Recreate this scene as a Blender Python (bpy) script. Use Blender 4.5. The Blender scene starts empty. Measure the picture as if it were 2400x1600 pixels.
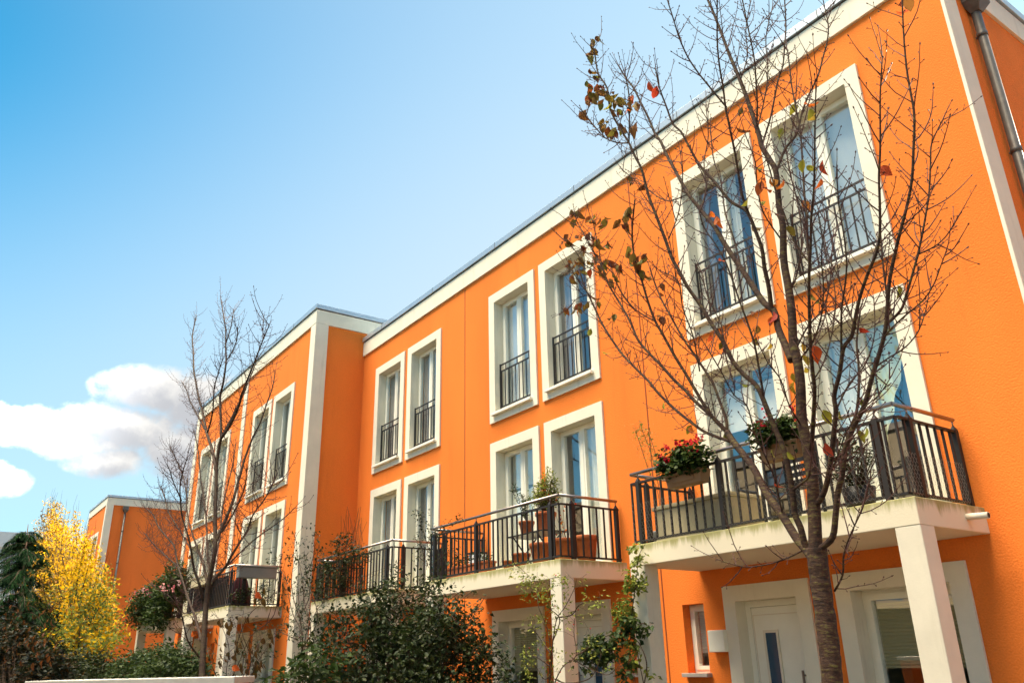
import bpy, math, random
from mathutils import Vector, Matrix, Euler, noise

R = math.radians
sc = bpy.context.scene
COL = sc.collection
rnd = random.Random(7)

# ------------------------------------------------------------------ camera
FPX = 1900.41
ROT = Matrix(((0.57455192, 0.81821333, -0.02042147),
              (-0.31148339, 0.19551507, -0.9299204),
              (-0.75688056, 0.54064851, 0.36719342)))      # world -> (right, down, forward)
EYE = Vector((0, -8, 1.6))
cam = bpy.data.cameras.new('camera')
cam.sensor_width = 36
cam.lens = FPX / 2400 * 36
cam.clip_end = 2000
cam.clip_start = .05
cam_ob = bpy.data.objects.new('camera', cam)
COL.objects.link(cam_ob)
rx, ry, rz = ROT[0], -ROT[1], -ROT[2]
cam_ob.matrix_world = Matrix(((rx[0], ry[0], rz[0], EYE[0]), (rx[1], ry[1], rz[1], EYE[1]),
                              (rx[2], ry[2], rz[2], EYE[2]), (0, 0, 0, 1)))
sc.camera = cam_ob
RT = ROT.transposed()


def at(x, y, Y):
    """photograph measurement (2400 wide) -> point at depth plane Y"""
    d = RT @ Vector(((x - 1200) / FPX, (y - 800) / FPX, 1))
    return EYE + d * ((Y - EYE.y) / d.y)


# ------------------------------------------------------------------ materials
def mat(name, col, rough=.7, metal=0., spec=.3, bump=0., bscale=40., var=0., vscale=3., bdist=.02):
    m = bpy.data.materials.new(name)
    m.use_nodes = True
    nt = m.node_tree
    b = nt.nodes['Principled BSDF']
    b.inputs['Base Color'].default_value = (*col, 1)
    b.inputs['Roughness'].default_value = rough
    b.inputs['Metallic'].default_value = metal
    b.inputs['Specular IOR Level'].default_value = spec
    tc = nt.nodes.new('ShaderNodeTexCoord')
    if bump:
        n = nt.nodes.new('ShaderNodeTexNoise')
        n.inputs['Scale'].default_value = bscale
        n.inputs['Detail'].default_value = 5
        nt.links.new(tc.outputs['Object'], n.inputs['Vector'])
        bp = nt.nodes.new('ShaderNodeBump')
        bp.inputs['Strength'].default_value = bump
        bp.inputs['Distance'].default_value = bdist
        nt.links.new(n.outputs['Fac'], bp.inputs['Height'])
        nt.links.new(bp.outputs['Normal'], b.inputs['Normal'])
    if var:
        n = nt.nodes.new('ShaderNodeTexNoise')
        n.inputs['Scale'].default_value = vscale
        n.inputs['Detail'].default_value = 6
        n.inputs['Roughness'].default_value = .65
        nt.links.new(tc.outputs['Object'], n.inputs['Vector'])
        mr = nt.nodes.new('ShaderNodeMapRange')
        mr.inputs['From Min'].default_value = .3
        mr.inputs['From Max'].default_value = .7
        mr.inputs['To Min'].default_value = 1 - var
        mr.inputs['To Max'].default_value = 1 + var
        nt.links.new(n.outputs['Fac'], mr.inputs['Value'])
        mx = nt.nodes.new('ShaderNodeVectorMath')
        mx.operation = 'SCALE'
        mx.inputs[0].default_value = col
        nt.links.new(mr.outputs[0], mx.inputs['Scale'])
        nt.links.new(mx.outputs[0], b.inputs['Base Color'])
    return m


def stucco(name, col):
    """rough rendered wall with fine grain and a few broad weather tones"""
    m = mat(name, col, rough=.92, spec=.1)
    nt = m.node_tree
    b = nt.nodes['Principled BSDF']
    tc = nt.nodes.new('ShaderNodeTexCoord')
    n1 = nt.nodes.new('ShaderNodeTexNoise'); n1.inputs['Scale'].default_value = 55; n1.inputs['Detail'].default_value = 4
    n2 = nt.nodes.new('ShaderNodeTexNoise'); n2.inputs['Scale'].default_value = .8; n2.inputs['Detail'].default_value = 7
    mp = nt.nodes.new('ShaderNodeMapping'); mp.inputs['Scale'].default_value = (1, 1, .35)
    nt.links.new(tc.outputs['Object'], n1.inputs['Vector'])
    nt.links.new(tc.outputs['Object'], mp.inputs['Vector'])
    nt.links.new(mp.outputs[0], n2.inputs['Vector'])
    bp = nt.nodes.new('ShaderNodeBump'); bp.inputs['Strength'].default_value = .55; bp.inputs['Distance'].default_value = .012
    nt.links.new(n1.outputs['Fac'], bp.inputs['Height'])
    nt.links.new(bp.outputs['Normal'], b.inputs['Normal'])
    a = nt.nodes.new('ShaderNodeMath'); a.operation = 'MULTIPLY_ADD'; a.inputs[1].default_value = .46; a.inputs[2].default_value = .62
    nt.links.new(n2.outputs['Fac'], a.inputs[0])
    a2 = nt.nodes.new('ShaderNodeMath'); a2.operation = 'MULTIPLY_ADD'; a2.inputs[1].default_value = .32
    nt.links.new(n1.outputs['Fac'], a2.inputs[0]); nt.links.new(a.outputs[0], a2.inputs[2])
    v = nt.nodes.new('ShaderNodeVectorMath'); v.operation = 'SCALE'; v.inputs[0].default_value = col
    nt.links.new(a2.outputs[0], v.inputs['Scale'])
    nt.links.new(v.outputs[0], b.inputs['Base Color'])
    return m


def streaks(m, amount, scale=(7, 7, .5), dirt=(.22, .18, .10)):
    """faint vertical weather streaks with a shape of their own"""
    nt = m.node_tree
    b = nt.nodes['Principled BSDF']
    src = b.inputs['Base Color'].links[0].from_socket if b.inputs['Base Color'].links else None
    tc = nt.nodes.new('ShaderNodeTexCoord')
    mp = nt.nodes.new('ShaderNodeMapping'); mp.inputs['Scale'].default_value = scale
    n = nt.nodes.new('ShaderNodeTexNoise'); n.inputs['Scale'].default_value = 1.; n.inputs['Detail'].default_value = 8; n.inputs['Roughness'].default_value = .72
    nt.links.new(tc.outputs['Object'], mp.inputs['Vector']); nt.links.new(mp.outputs[0], n.inputs['Vector'])
    st = nt.nodes.new('ShaderNodeMapRange'); st.interpolation_type = 'SMOOTHSTEP'
    st.inputs['From Min'].default_value = .54; st.inputs['From Max'].default_value = .78; st.inputs['To Max'].default_value = amount
    nt.links.new(n.outputs['Fac'], st.inputs['Value'])
    mx = nt.nodes.new('ShaderNodeMix'); mx.data_type = 'RGBA'
    if src: nt.links.new(src, mx.inputs['A'])
    else: mx.inputs['A'].default_value = b.inputs['Base Color'].default_value
    mx.inputs['B'].default_value = (*dirt, 1)
    nt.links.new(st.outputs[0], mx.inputs['Factor']); nt.links.new(mx.outputs['Result'], b.inputs['Base Color'])
    return m


def slab_mat():
    """off-white concrete with green algae running down from its upper edge (slab top at z = 2.85)"""
    m = mat('slab_concrete', (.70, .62, .47), rough=.85, spec=.15, bump=.25, bscale=60, bdist=.006)
    nt = m.node_tree
    b = nt.nodes['Principled BSDF']
    tc = nt.nodes.new('ShaderNodeTexCoord')
    sp = nt.nodes.new('ShaderNodeSeparateXYZ')
    nt.links.new(tc.outputs['Object'], sp.inputs[0])
    mp = nt.nodes.new('ShaderNodeMapping'); mp.inputs['Scale'].default_value = (9, 9, 1.2)
    nt.links.new(tc.outputs['Object'], mp.inputs['Vector'])
    n = nt.nodes.new('ShaderNodeTexNoise'); n.inputs['Scale'].default_value = 1.2; n.inputs['Detail'].default_value = 6; n.inputs['Roughness'].default_value = .7
    nt.links.new(mp.outputs[0], n.inputs['Vector'])
    mr = nt.nodes.new('ShaderNodeMapRange')
    mr.inputs['From Min'].default_value = 2.66; mr.inputs['From Max'].default_value = 2.86
    mr.inputs['To Min'].default_value = -.28; mr.inputs['To Max'].default_value = .36
    nt.links.new(sp.outputs['Z'], mr.inputs['Value'])
    ad = nt.nodes.new('ShaderNodeMath'); ad.operation = 'ADD'
    nt.links.new(n.outputs['Fac'], ad.inputs[0]); nt.links.new(mr.outputs[0], ad.inputs[1])
    st = nt.nodes.new('ShaderNodeMapRange'); st.interpolation_type = 'SMOOTHSTEP'
    st.inputs['From Min'].default_value = .46; st.inputs['From Max'].default_value = .82
    st.inputs['To Max'].default_value = .85
    nt.links.new(ad.outputs[0], st.inputs['Value'])
    mx = nt.nodes.new('ShaderNodeMix'); mx.data_type = 'RGBA'
    mx.inputs['A'].default_value = (.70, .62, .47, 1); mx.inputs['B'].default_value = (.27, .25, .07, 1)
    nt.links.new(st.outputs[0], mx.inputs['Factor'])
    nt.links.new(mx.outputs['Result'], b.inputs['Base Color'])
    return m


def leaf_mat(name, cols, trans=.35, rough=.55, pos=None, spec=.2):
    """leaves: colour differs from leaf to leaf, light shines through"""
    m = bpy.data.materials.new(name)
    m.use_nodes = True
    nt = m.node_tree
    nt.nodes.clear()
    out = nt.nodes.new('ShaderNodeOutputMaterial')
    g = nt.nodes.new('ShaderNodeNewGeometry')
    cr = nt.nodes.new('ShaderNodeValToRGB')
    el = cr.color_ramp.elements
    while len(el) < len(cols):
        el.new(.5)
    for i, c in enumerate(cols):
        el[i].position = (pos[i] if pos else i / (len(cols) - 1))
        el[i].color = (*c, 1)
    nt.links.new(g.outputs['Random Per Island'], cr.inputs['Fac'])
    p = nt.nodes.new('ShaderNodeBsdfPrincipled')
    p.inputs['Roughness'].default_value = rough
    p.inputs['Specular IOR Level'].default_value = spec
    t = nt.nodes.new('ShaderNodeBsdfTranslucent')
    mix = nt.nodes.new('ShaderNodeMixShader')
    mix.inputs[0].default_value = trans
    nt.links.new(cr.outputs[0], p.inputs['Base Color'])
    nt.links.new(cr.outputs[0], t.inputs['Color'])
    nt.links.new(p.outputs[0], mix.inputs[1]); nt.links.new(t.outputs[0], mix.inputs[2])
    nt.links.new(mix.outputs[0], out.inputs[0])
    return m


def glass_mat():
    m = bpy.data.materials.new('window_glass')
    m.use_nodes = True
    nt = m.node_tree
    nt.nodes.clear()
    out = nt.nodes.new('ShaderNodeOutputMaterial')
    tc = nt.nodes.new('ShaderNodeTexCoord')
    n = nt.nodes.new('ShaderNodeTexNoise'); n.inputs['Scale'].default_value = 1.1; n.inputs['Detail'].default_value = 1
    bp = nt.nodes.new('ShaderNodeBump'); bp.inputs['Strength'].default_value = .12; bp.inputs['Distance'].default_value = .03
    nt.links.new(tc.outputs['Object'], n.inputs['Vector']); nt.links.new(n.outputs['Fac'], bp.inputs['Height'])
    ge = nt.nodes.new('ShaderNodeNewGeometry')
    dt = nt.nodes.new('ShaderNodeVectorMath'); dt.operation = 'DOT_PRODUCT'
    nt.links.new(ge.outputs['Incoming'], dt.inputs[0]); nt.links.new(ge.outputs['Normal'], dt.inputs[1])
    ab = nt.nodes.new('ShaderNodeMath'); ab.operation = 'ABSOLUTE'; nt.links.new(dt.outputs['Value'], ab.inputs[0])
    om = nt.nodes.new('ShaderNodeMath'); om.operation = 'SUBTRACT'; om.inputs[0].default_value = 1; nt.links.new(ab.outputs[0], om.inputs[1])
    pw = nt.nodes.new('ShaderNodeMath'); pw.operation = 'POWER'; pw.inputs[1].default_value = 4; nt.links.new(om.outputs[0], pw.inputs[0])
    fr = nt.nodes.new('ShaderNodeMath'); fr.operation = 'MULTIPLY_ADD'; fr.inputs[1].default_value = .8; fr.inputs[2].default_value = .20; nt.links.new(pw.outputs[0], fr.inputs[0])
    gl = nt.nodes.new('ShaderNodeBsdfGlossy'); gl.inputs['Roughness'].default_value = .01; gl.inputs['Color'].default_value = (.97, .98, 1, 1)
    tr = nt.nodes.new('ShaderNodeBsdfTransparent'); tr.inputs['Color'].default_value = (.97, .98, .96, 1)
    mix = nt.nodes.new('ShaderNodeMixShader')
    nt.links.new(bp.outputs[0], gl.inputs['Normal'])
    nt.links.new(fr.outputs[0], mix.inputs[0]); nt.links.new(tr.outputs[0], mix.inputs[1]); nt.links.new(gl.outputs[0], mix.inputs[2])
    nt.links.new(mix.outputs[0], out.inputs[0])
    return m


def bark_mat(name, a, b_, c, scale=9.):
    m = mat(name, a, rough=.8, spec=.25)
    nt = m.node_tree
    b = nt.nodes['Principled BSDF']
    tc = nt.nodes.new('ShaderNodeTexCoord')
    mp = nt.nodes.new('ShaderNodeMapping'); mp.inputs['Scale'].default_value = (1, 1, 3.2)
    n = nt.nodes.new('ShaderNodeTexNoise'); n.inputs['Scale'].default_value = scale; n.inputs['Detail'].default_value = 8; n.inputs['Roughness'].default_value = .7
    nt.links.new(tc.outputs['Object'], mp.inputs['Vector']); nt.links.new(mp.outputs[0], n.inputs['Vector'])
    cr = nt.nodes.new('ShaderNodeValToRGB')
    el = cr.color_ramp.elements
    el[0].position = .36; el[0].color = (*a, 1); el[1].position = .53; el[1].color = (*b_, 1)
    e = el.new(.68); e.color = (*c, 1)
    nt.links.new(n.outputs['Fac'], cr.inputs['Fac']); nt.links.new(cr.outputs[0], b.inputs['Base Color'])
    bp = nt.nodes.new('ShaderNodeBump'); bp.inputs['Strength'].default_value = .9; bp.inputs['Distance'].default_value = .012
    nt.links.new(n.outputs['Fac'], bp.inputs['Height']); nt.links.new(bp.outputs[0], b.inputs['Normal'])
    return m


M = dict(
    orange=stucco('orange_stucco', (.77, .194, .034)),
    orange_far=stucco('orange_stucco_gable', (.76, .182, .038)),
    cream=mat('cream_render', (.72, .66, .53), rough=.85, spec=.15, bump=.3, bscale=70, var=.06, vscale=2., bdist=.004),
    reveal=mat('white_pvc', (.82, .79, .68), rough=.35, spec=.4),
    white=mat('white_paint', (.80, .77, .66), rough=.45, spec=.35, var=.04),
    slab=slab_mat(),
    soffit=mat('cream_column_paint', (.70, .635, .51), rough=.8, spec=.15, bump=.2, bscale=50, var=.07, vscale=2.5, bdist=.004),
    zinc=mat('zinc_sheet', (.46, .51, .56), rough=.38, metal=.6, var=.07, vscale=2.5),
    zinc_dull=mat('weathered_zinc', (.12, .108, .095), rough=.5, metal=.35, var=.25, vscale=9),
    gap=mat('dark_gap_shade', (.05, .03, .02), rough=.9),
    joint=mat('sealant_strip', (.20, .04, .014), rough=.8),
    iron=mat('dark_painted_iron', (.022, .018, .017), rough=.55, spec=.3, bump=.1, bscale=90, bdist=.003),
    steel=mat('brushed_steel', (.34, .29, .27), rough=.33, metal=1.),
    glass=glass_mat(),
    room=mat('room_plaster', (.42, .38, .33), rough=.9),
    curtain=mat('white_curtain', (.90, .89, .80), rough=.9, var=.05, vscale=8),
    green_curtain=mat('pale_green_curtain', (.76, .82, .60), rough=.9, var=.06, vscale=5),
    maroon=mat('maroon_curtain', (.17, .045, .04), rough=.9),
    taupe=mat('taupe_curtain', (.33, .29, .27), rough=.9, var=.1, vscale=6),
    grey_curtain=mat('charcoal_curtain', (.085, .075, .08), rough=.9),
    blind=mat('pale_blue_blind', (.80, .85, .87), rough=.7),
    blind_beige=mat('olive_beige_blind', (.40, .38, .24), rough=.8),
    coping=mat('weathered_coping', (.56, .52, .45), rough=.8, bump=.4, bscale=40, var=.14, vscale=5, bdist=.006),
    terracotta=mat('terracotta', (.52, .15, .055), rough=.8, spec=.2, var=.22, vscale=7, bump=.2, bscale=40, bdist=.004),
    soil=mat('potting_soil', (.035, .022, .014), rough=1, bump=.8, bscale=60),
    trough=mat('tan_plastic_trough', (.26, .145, .07), rough=.55, var=.08),
    grey_metal=mat('grey_box_metal', (.21, .21, .19), rough=.5, metal=.2, var=.1, vscale=4),
    beige_box=mat('beige_slatted_box', (.47, .40, .25), rough=.7, var=.08, vscale=6),
    black=mat('black_varnish', (.018, .016, .016), rough=.4),
    wine=mat('wine_red_canvas', (.055, .010, .014), rough=.9, bump=.4, bscale=25),
    lantern=mat('white_lantern_paper', (.75, .78, .82), rough=.6),
    wire=mat('galvanised_wire', (.30, .27, .23), rough=.4, metal=.6),
    stone=mat('window_sill_stone', (.33, .29, .26), rough=.6, var=.1, vscale=8),
    ground=mat('garden_soil', (.10, .08, .055), rough=1, bump=.7, bscale=6, var=.3, vscale=2),
    paving=mat('pale_paving', (.12, .105, .09), rough=.85, var=.1, vscale=1.5),
    asphalt=mat('asphalt', (.055, .053, .05), rough=.9, bump=.4, bscale=80, var=.2),
    pale=mat('pale_grey_render', (.62, .60, .60), rough=.9, var=.05),
    opp=mat('cream_house_render', (.19, .155, .10), rough=.9, var=.05),
    hedge=mat('unseen_hedge', (.022, .035, .014), rough=.95, bump=1., bscale=14, var=.5, vscale=9, bdist=.08),
    dark_glass=mat('dark_pane', (.05, .09, .14), rough=.08, spec=.6),
    bark=bark_mat('cherry_bark', (.016, .009, .007), (.055, .027, .017), (.13, .115, .030), 15.),
    twig=mat('cherry_twig', (.066, .023, .017), rough=.6, spec=.3, var=.3, vscale=14),
    bark2=bark_mat('young_bark', (.028, .016, .012), (.055, .032, .019), (.075, .066, .026), 14),
    stem=mat('shrub_stem', (.06, .032, .018), rough=.8, var=.25, vscale=10),
    leaf_olive=leaf_mat('cherry_leaf_olive', [(.13, .028, .014), (.15, .075, .016), (.15, .15, .028), (.22, .06, .018), (.19, .17, .03)], .45),
    leaf_red=leaf_mat('cherry_leaf_red', [(.42, .035, .018), (.60, .15, .02), (.36, .03, .02), (.62, .30, .03)], .5),
    leaf_yellow=leaf_mat('cherry_leaf_yellow_green', [(.36, .30, .03), (.22, .25, .03), (.48, .27, .03)], .45),
    leaf_gold=leaf_mat('hornbeam_gold', [(.62, .33, .005), (.74, .46, .008), (.68, .38, .005), (.44, .20, .006), (.72, .46, .010), (.34, .25, .010)], .5),
    leaf_amber=leaf_mat('amber_hornbeam_leaf', [(.17, .085, .010), (.26, .15, .012), (.085, .075, .012), (.30, .13, .012)], .4),
    leaf_dark=leaf_mat('dark_rose_foliage', [(.010, .020, .006), (.024, .040, .009), (.015, .029, .007), (.048, .060, .013), (.022, .024, .008)], .25),
    leaf_green=leaf_mat('garden_green', [(.020, .042, .010), (.038, .068, .014), (.062, .088, .018), (.026, .048, .012)], .3),
    leaf_lime=leaf_mat('lime_vine', [(.12, .17, .03), (.26, .29, .04), (.08, .12, .022), (.34, .33, .05)], .4),
    leaf_conifer=leaf_mat('conifer_spray', [(.006, .020, .007), (.010, .032, .010), (.018, .045, .012)], .2, spec=.03),
    leaf_brown=leaf_mat('bronze_foliage', [(.008, .014, .005), (.020, .022, .007), (.010, .020, .006), (.11, .050, .010)], .3, pos=[0, .4, .7, .985]),
    leaf_withered=leaf_mat('withered_leaf', [(.10, .055, .02), (.16, .085, .022), (.07, .05, .015)], .4),
    leaf_rust=leaf_mat('rust_leaf', [(.11, .035, .010), (.19, .07, .014)], .4),
    bloom_red=leaf_mat('red_blossom', [(.62, .012, .035), (.75, .03, .06), (.50, .01, .02)], .4),
    bloom_pink=leaf_mat('pink_blossom', [(.70, .10, .16), (.80, .55, .50), (.75, .20, .22)], .4),
    dry=leaf_mat('dry_seed_head', [(.50, .33, .14), (.40, .22, .08)], .3),
)

streaks(M['cream'], .32)
streaks(M['soffit'], .30, dirt=(.24, .20, .11))
streaks(M['orange'], .38, (2.2, 2.2, .22), (.50, .105, .022))
streaks(M['orange_far'], .38, (2.2, 2.2, .22), (.50, .105, .022))


# ------------------------------------------------------------------ mesh helpers
class MB:
    def __init__(s):
        s.v = []; s.f = []; s.sm = []

    def poly(s, pts, smooth=False):
        i = len(s.v); s.v += [tuple(p) for p in pts]; s.f.append(tuple(range(i, i + len(pts)))); s.sm.append(smooth)

    def box(s, x0, x1, y0, y1, z0, z1):
        i = len(s.v)
        s.v += [(x0, y0, z0), (x1, y0, z0), (x1, y1, z0), (x0, y1, z0), (x0, y0, z1), (x1, y0, z1), (x1, y1, z1), (x0, y1, z1)]
        for q in ((0, 3, 2, 1), (4, 5, 6, 7), (0, 1, 5, 4), (1, 2, 6, 5), (2, 3, 7, 6), (3, 0, 4, 7)):
            s.f.append(tuple(i + k for k in q)); s.sm.append(False)
        return s

    def tube(s, pts, rad, n=6, cap=True):
        pts = [Vector(p) for p in pts]
        if not isinstance(rad, (list, tuple)):
            rad = [rad] * len(pts)
        up = None
        i0 = len(s.v)
        for k, p in enumerate(pts):
            t = (pts[min(k + 1, len(pts) - 1)] - pts[max(k - 1, 0)])
            if t.length < 1e-9:
                t = Vector((0, 0, 1))
            t.normalize()
            if up is None:
                up = t.orthogonal().normalized()
            else:
                up = (up - t * up.dot(t))
                up = up.normalized() if up.length > 1e-6 else t.orthogonal().normalized()
            w = t.cross(up)
            for j in range(n):
                a = 2 * math.pi * j / n
                s.v.append(tuple(p + (up * math.cos(a) + w * math.sin(a)) * rad[k]))
        for k in range(len(pts) - 1):
            for j in range(n):
                a = i0 + k * n + j; b = i0 + k * n + (j + 1) % n
                s.f.append((a, b, b + n, a + n)); s.sm.append(True)
        if cap:
            s.f.append(tuple(i0 + j for j in reversed(range(n)))); s.sm.append(False)
            e = i0 + (len(pts) - 1) * n
            s.f.append(tuple(e + j for j in range(n))); s.sm.append(False)

    def lathe(s, prof, n=24, o=(0, 0, 0)):
        """prof: (r, z) pairs"""
        i0 = len(s.v)
        for r, z in prof:
            for j in range(n):
                a = 2 * math.pi * j / n
                s.v.append((o[0] + r * math.cos(a), o[1] + r * math.sin(a), o[2] + z))
        for k in range(len(prof) - 1):
            for j in range(n):
                a = i0 + k * n + j; b = i0 + k * n + (j + 1) % n
                s.f.append((a, b, b + n, a + n)); s.sm.append(True)

    def ring(s, x0, x1, z0, z1, t, y0, y1, lining=None, tb=None):
        """rectangular frame: outer rect, border t (bottom border tb), front y0, back y1; lining = inner faces reach this y"""
        tb = t if tb is None else tb
        O = [(x0, z0), (x1, z0), (x1, z1), (x0, z1)]
        I = [(x0 + t, z0 + tb), (x1 - t, z0 + tb), (x1 - t, z1 - t), (x0 + t, z1 - t)]
        yl = y1 if lining is None else lining
        for k in range(4):
            a, b = O[k], O[(k + 1) % 4]; c, d = I[k], I[(k + 1) % 4]
            s.poly([(a[0], y0, a[1]), (b[0], y0, b[1]), (d[0], y0, d[1]), (c[0], y0, c[1])])
            s.poly([(a[0], y1, a[1]), (b[0], y1, b[1]), (b[0], y0, b[1]), (a[0], y0, a[1])])
            s.poly([(c[0], y0, c[1]), (d[0], y0, d[1]), (d[0], yl, d[1]), (c[0], yl, c[1])])
            if lining is None:
                s.poly([(a[0], y1, a[1]), (c[0], y1, c[1]), (d[0], y1, d[1]), (b[0], y1, b[1])])
        return s

    def leaf(s, p, d, nrm, L, W, fold=.15):
        """small folded leaf from p along d"""
        d = d.normalized()
        x = d.cross(nrm)
        x = x.normalized() if x.length > 1e-5 else d.orthogonal().normalized()
        n = x.cross(d)
        b = p; t = p + d * L - n * (L * .12)
        m = p + d * (L * .48) - n * (W * fold)
        l = p + d * (L * .42) - x * (W * .5) + n * (W * fold * .6)
        r = p + d * (L * .42) + x * (W * .5) + n * (W * fold * .6)
        i = len(s.v)
        s.v += [tuple(b), tuple(r), tuple(t), tuple(l), tuple(m)]
        s.f += [(i, i + 1, i + 2, i + 4), (i, i + 4, i + 2, i + 3)]; s.sm += [True, True]

    def bigleaf(s, p, d, nrm, L, W, curl=.3, fold=.2):
        """ovate leaf with a drooping midrib, pointed tip"""
        d = d.normalized()
        x = d.cross(nrm)
        x = x.normalized() if x.length > 1e-5 else d.orthogonal().normalized()
        n = x.cross(d)
        prof = [(0, .05), (.15, .55), (.35, .95), (.55, 1.), (.75, .72), (.9, .32), (1., .02)]
        i = len(s.v)
        for u, w in prof:
            c = p + d * (L * u * (1 - curl * .25 * u)) - n * (L * curl * u * u)
            j = 1 + rnd.uniform(-.08, .08)
            s.v += [tuple(c - x * (W * .5 * w * j) + n * (W * fold * w)), tuple(c), tuple(c + x * (W * .5 * w * j) + n * (W * fold * w))]
        for k in range(len(prof) - 1):
            a = i + k * 3
            s.f += [(a, a + 1, a + 4, a + 3), (a + 1, a + 2, a + 5, a + 4)]; s.sm += [True, True]

    def mesh(s, name, m):
        me = bpy.data.meshes.new(name)
        me.from_pydata(s.v, [], s.f)
        me.polygons.foreach_set('use_smooth', s.sm)
        me.materials.append(m)
        me.update()
        return me

    def build(s, name, m, parent=None, bevel=0.):
        return ob(name, s.mesh(name, m), parent, bevel)


def ob(name, me, parent=None, bevel=0., loc=None):
    o = bpy.data.objects.new(name, me)
    COL.objects.link(o)
    if parent is not None:
        o.parent = parent
    if loc is not None:
        o.location = loc
    if bevel:
        b = o.modifiers.new('bevel', 'BEVEL'); b.width = bevel; b.segments = 2; b.limit_method = 'ANGLE'
    return o


def tag(o, label, cat, group=None, kind=None):
    if label: o['label'] = label
    if cat: o['category'] = cat
    if group: o['group'] = group
    if kind: o['kind'] = kind
    return o


def thing(name, loc, label, cat, group=None):
    o = bpy.data.objects.new(name, None)
    COL.objects.link(o)
    o.location = loc
    o.empty_display_size = .2
    return tag(o, label, cat, group)


def copy_tree(o, parent=None):
    c = o.copy(); COL.objects.link(c)
    if parent is not None: c.parent = parent
    for ch in list(o.children): copy_tree(ch, c)
    return c


# ------------------------------------------------------------------ window parts (shared meshes, local: x centred, z from casing foot, y = wall face)
CW, CH = 1.455, 2.545          # casing outside
OX, OB, OT = .5475, .17, .165  # half opening width, bottom and top borders


def casing_mesh(w, h, tb=.17, t=.18):
    return MB().ring(-w / 2, w / 2, 0, h, t, -.032, 0, lining=.172, tb=tb).mesh('window_casing', M['cream'])


def frame_mesh(w, z0, z1, mull=True):
    """w = opening width; outer frame plus one or two sashes"""
    b = MB()
    b.ring(-w / 2, w / 2, z0, z1, .05, .17, .25)
    if mull:
        for s in (-1, 1):
            a0, a1 = sorted((s * .004, s * (w / 2 - .038)))
            b.ring(a0, a1, z0 + .038, z1 - .038, .062, .158, .225)
        b.box(-.022, .022, .150, .1575, z0 + .045, z1 - .045)
    else:
        b.ring(-w / 2 + .038, w / 2 - .038, z0 + .038, z1 - .038, .062, .158, .225)
    return b.mesh('window_frame', M['white'])


def pane_meshes(w, z0, z1, mull=True):
    out = []
    spans = ((-w / 2 + .095, -.062), (.062, w / 2 - .095)) if mull else ((-w / 2 + .095, w / 2 - .095),)
    for a, c in spans:
        b = MB(); b.poly([(a, .19, z0 + .095), (c, .19, z0 + .095), (c, .19, z1 - .095), (a, .19, z1 - .095)])
        out.append(b.mesh('window_pane', M['glass']))
    return out


SP = dict(
    casing=casing_mesh(CW, CH),
    frame=frame_mesh(2 * OX, OB, CH - OT),
    panes=pane_meshes(2 * OX, OB, CH - OT),
    sill=MB().box(-.60, .60, -.10, .16, .115, .165).mesh('window_sill', M['white']),
)
b = MB()
for z in (.285, .975, 1.10):
    b.box(-OX, OX, .085, .097, z - .014, z + .014)
for k in range(10):
    x = -OX + .055 + k * .1095
    b.box(x - .008, x + .008, .0845, .0975, .299, .961)
for x in (-.36, .0, .36):
    b.box(x - .007, x + .007, .0845, .0975, .989, 1.086)
for x in (-OX + .012, OX - .012):
    b.box(x - .011, x + .011, .080, .102, .25, 1.125)
SP['rail'] = b.mesh('window_railing', M['iron'])


def wavy(x0, x1, z0, z1, y, amp=.03, n=26, slant=None):
    b = MB()
    ph = rnd.uniform(0, 6)
    for k in range(n):
        xa = x0 + (x1 - x0) * k / n; xb = x0 + (x1 - x0) * (k + 1) / n
        ya = y + amp * math.sin(k * 1.25 + ph); yb = y + amp * math.sin((k + 1) * 1.25 + ph)
        if slant:
            za = z0 + (slant - z0) * k / n; zb = z0 + (slant - z0) * (k + 1) / n
        else:
            za = zb = z0
        b.poly([(xa, ya, za), (xb, yb, zb), (xb, yb, z1), (xa, ya, z1)], True)
    return b


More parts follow.
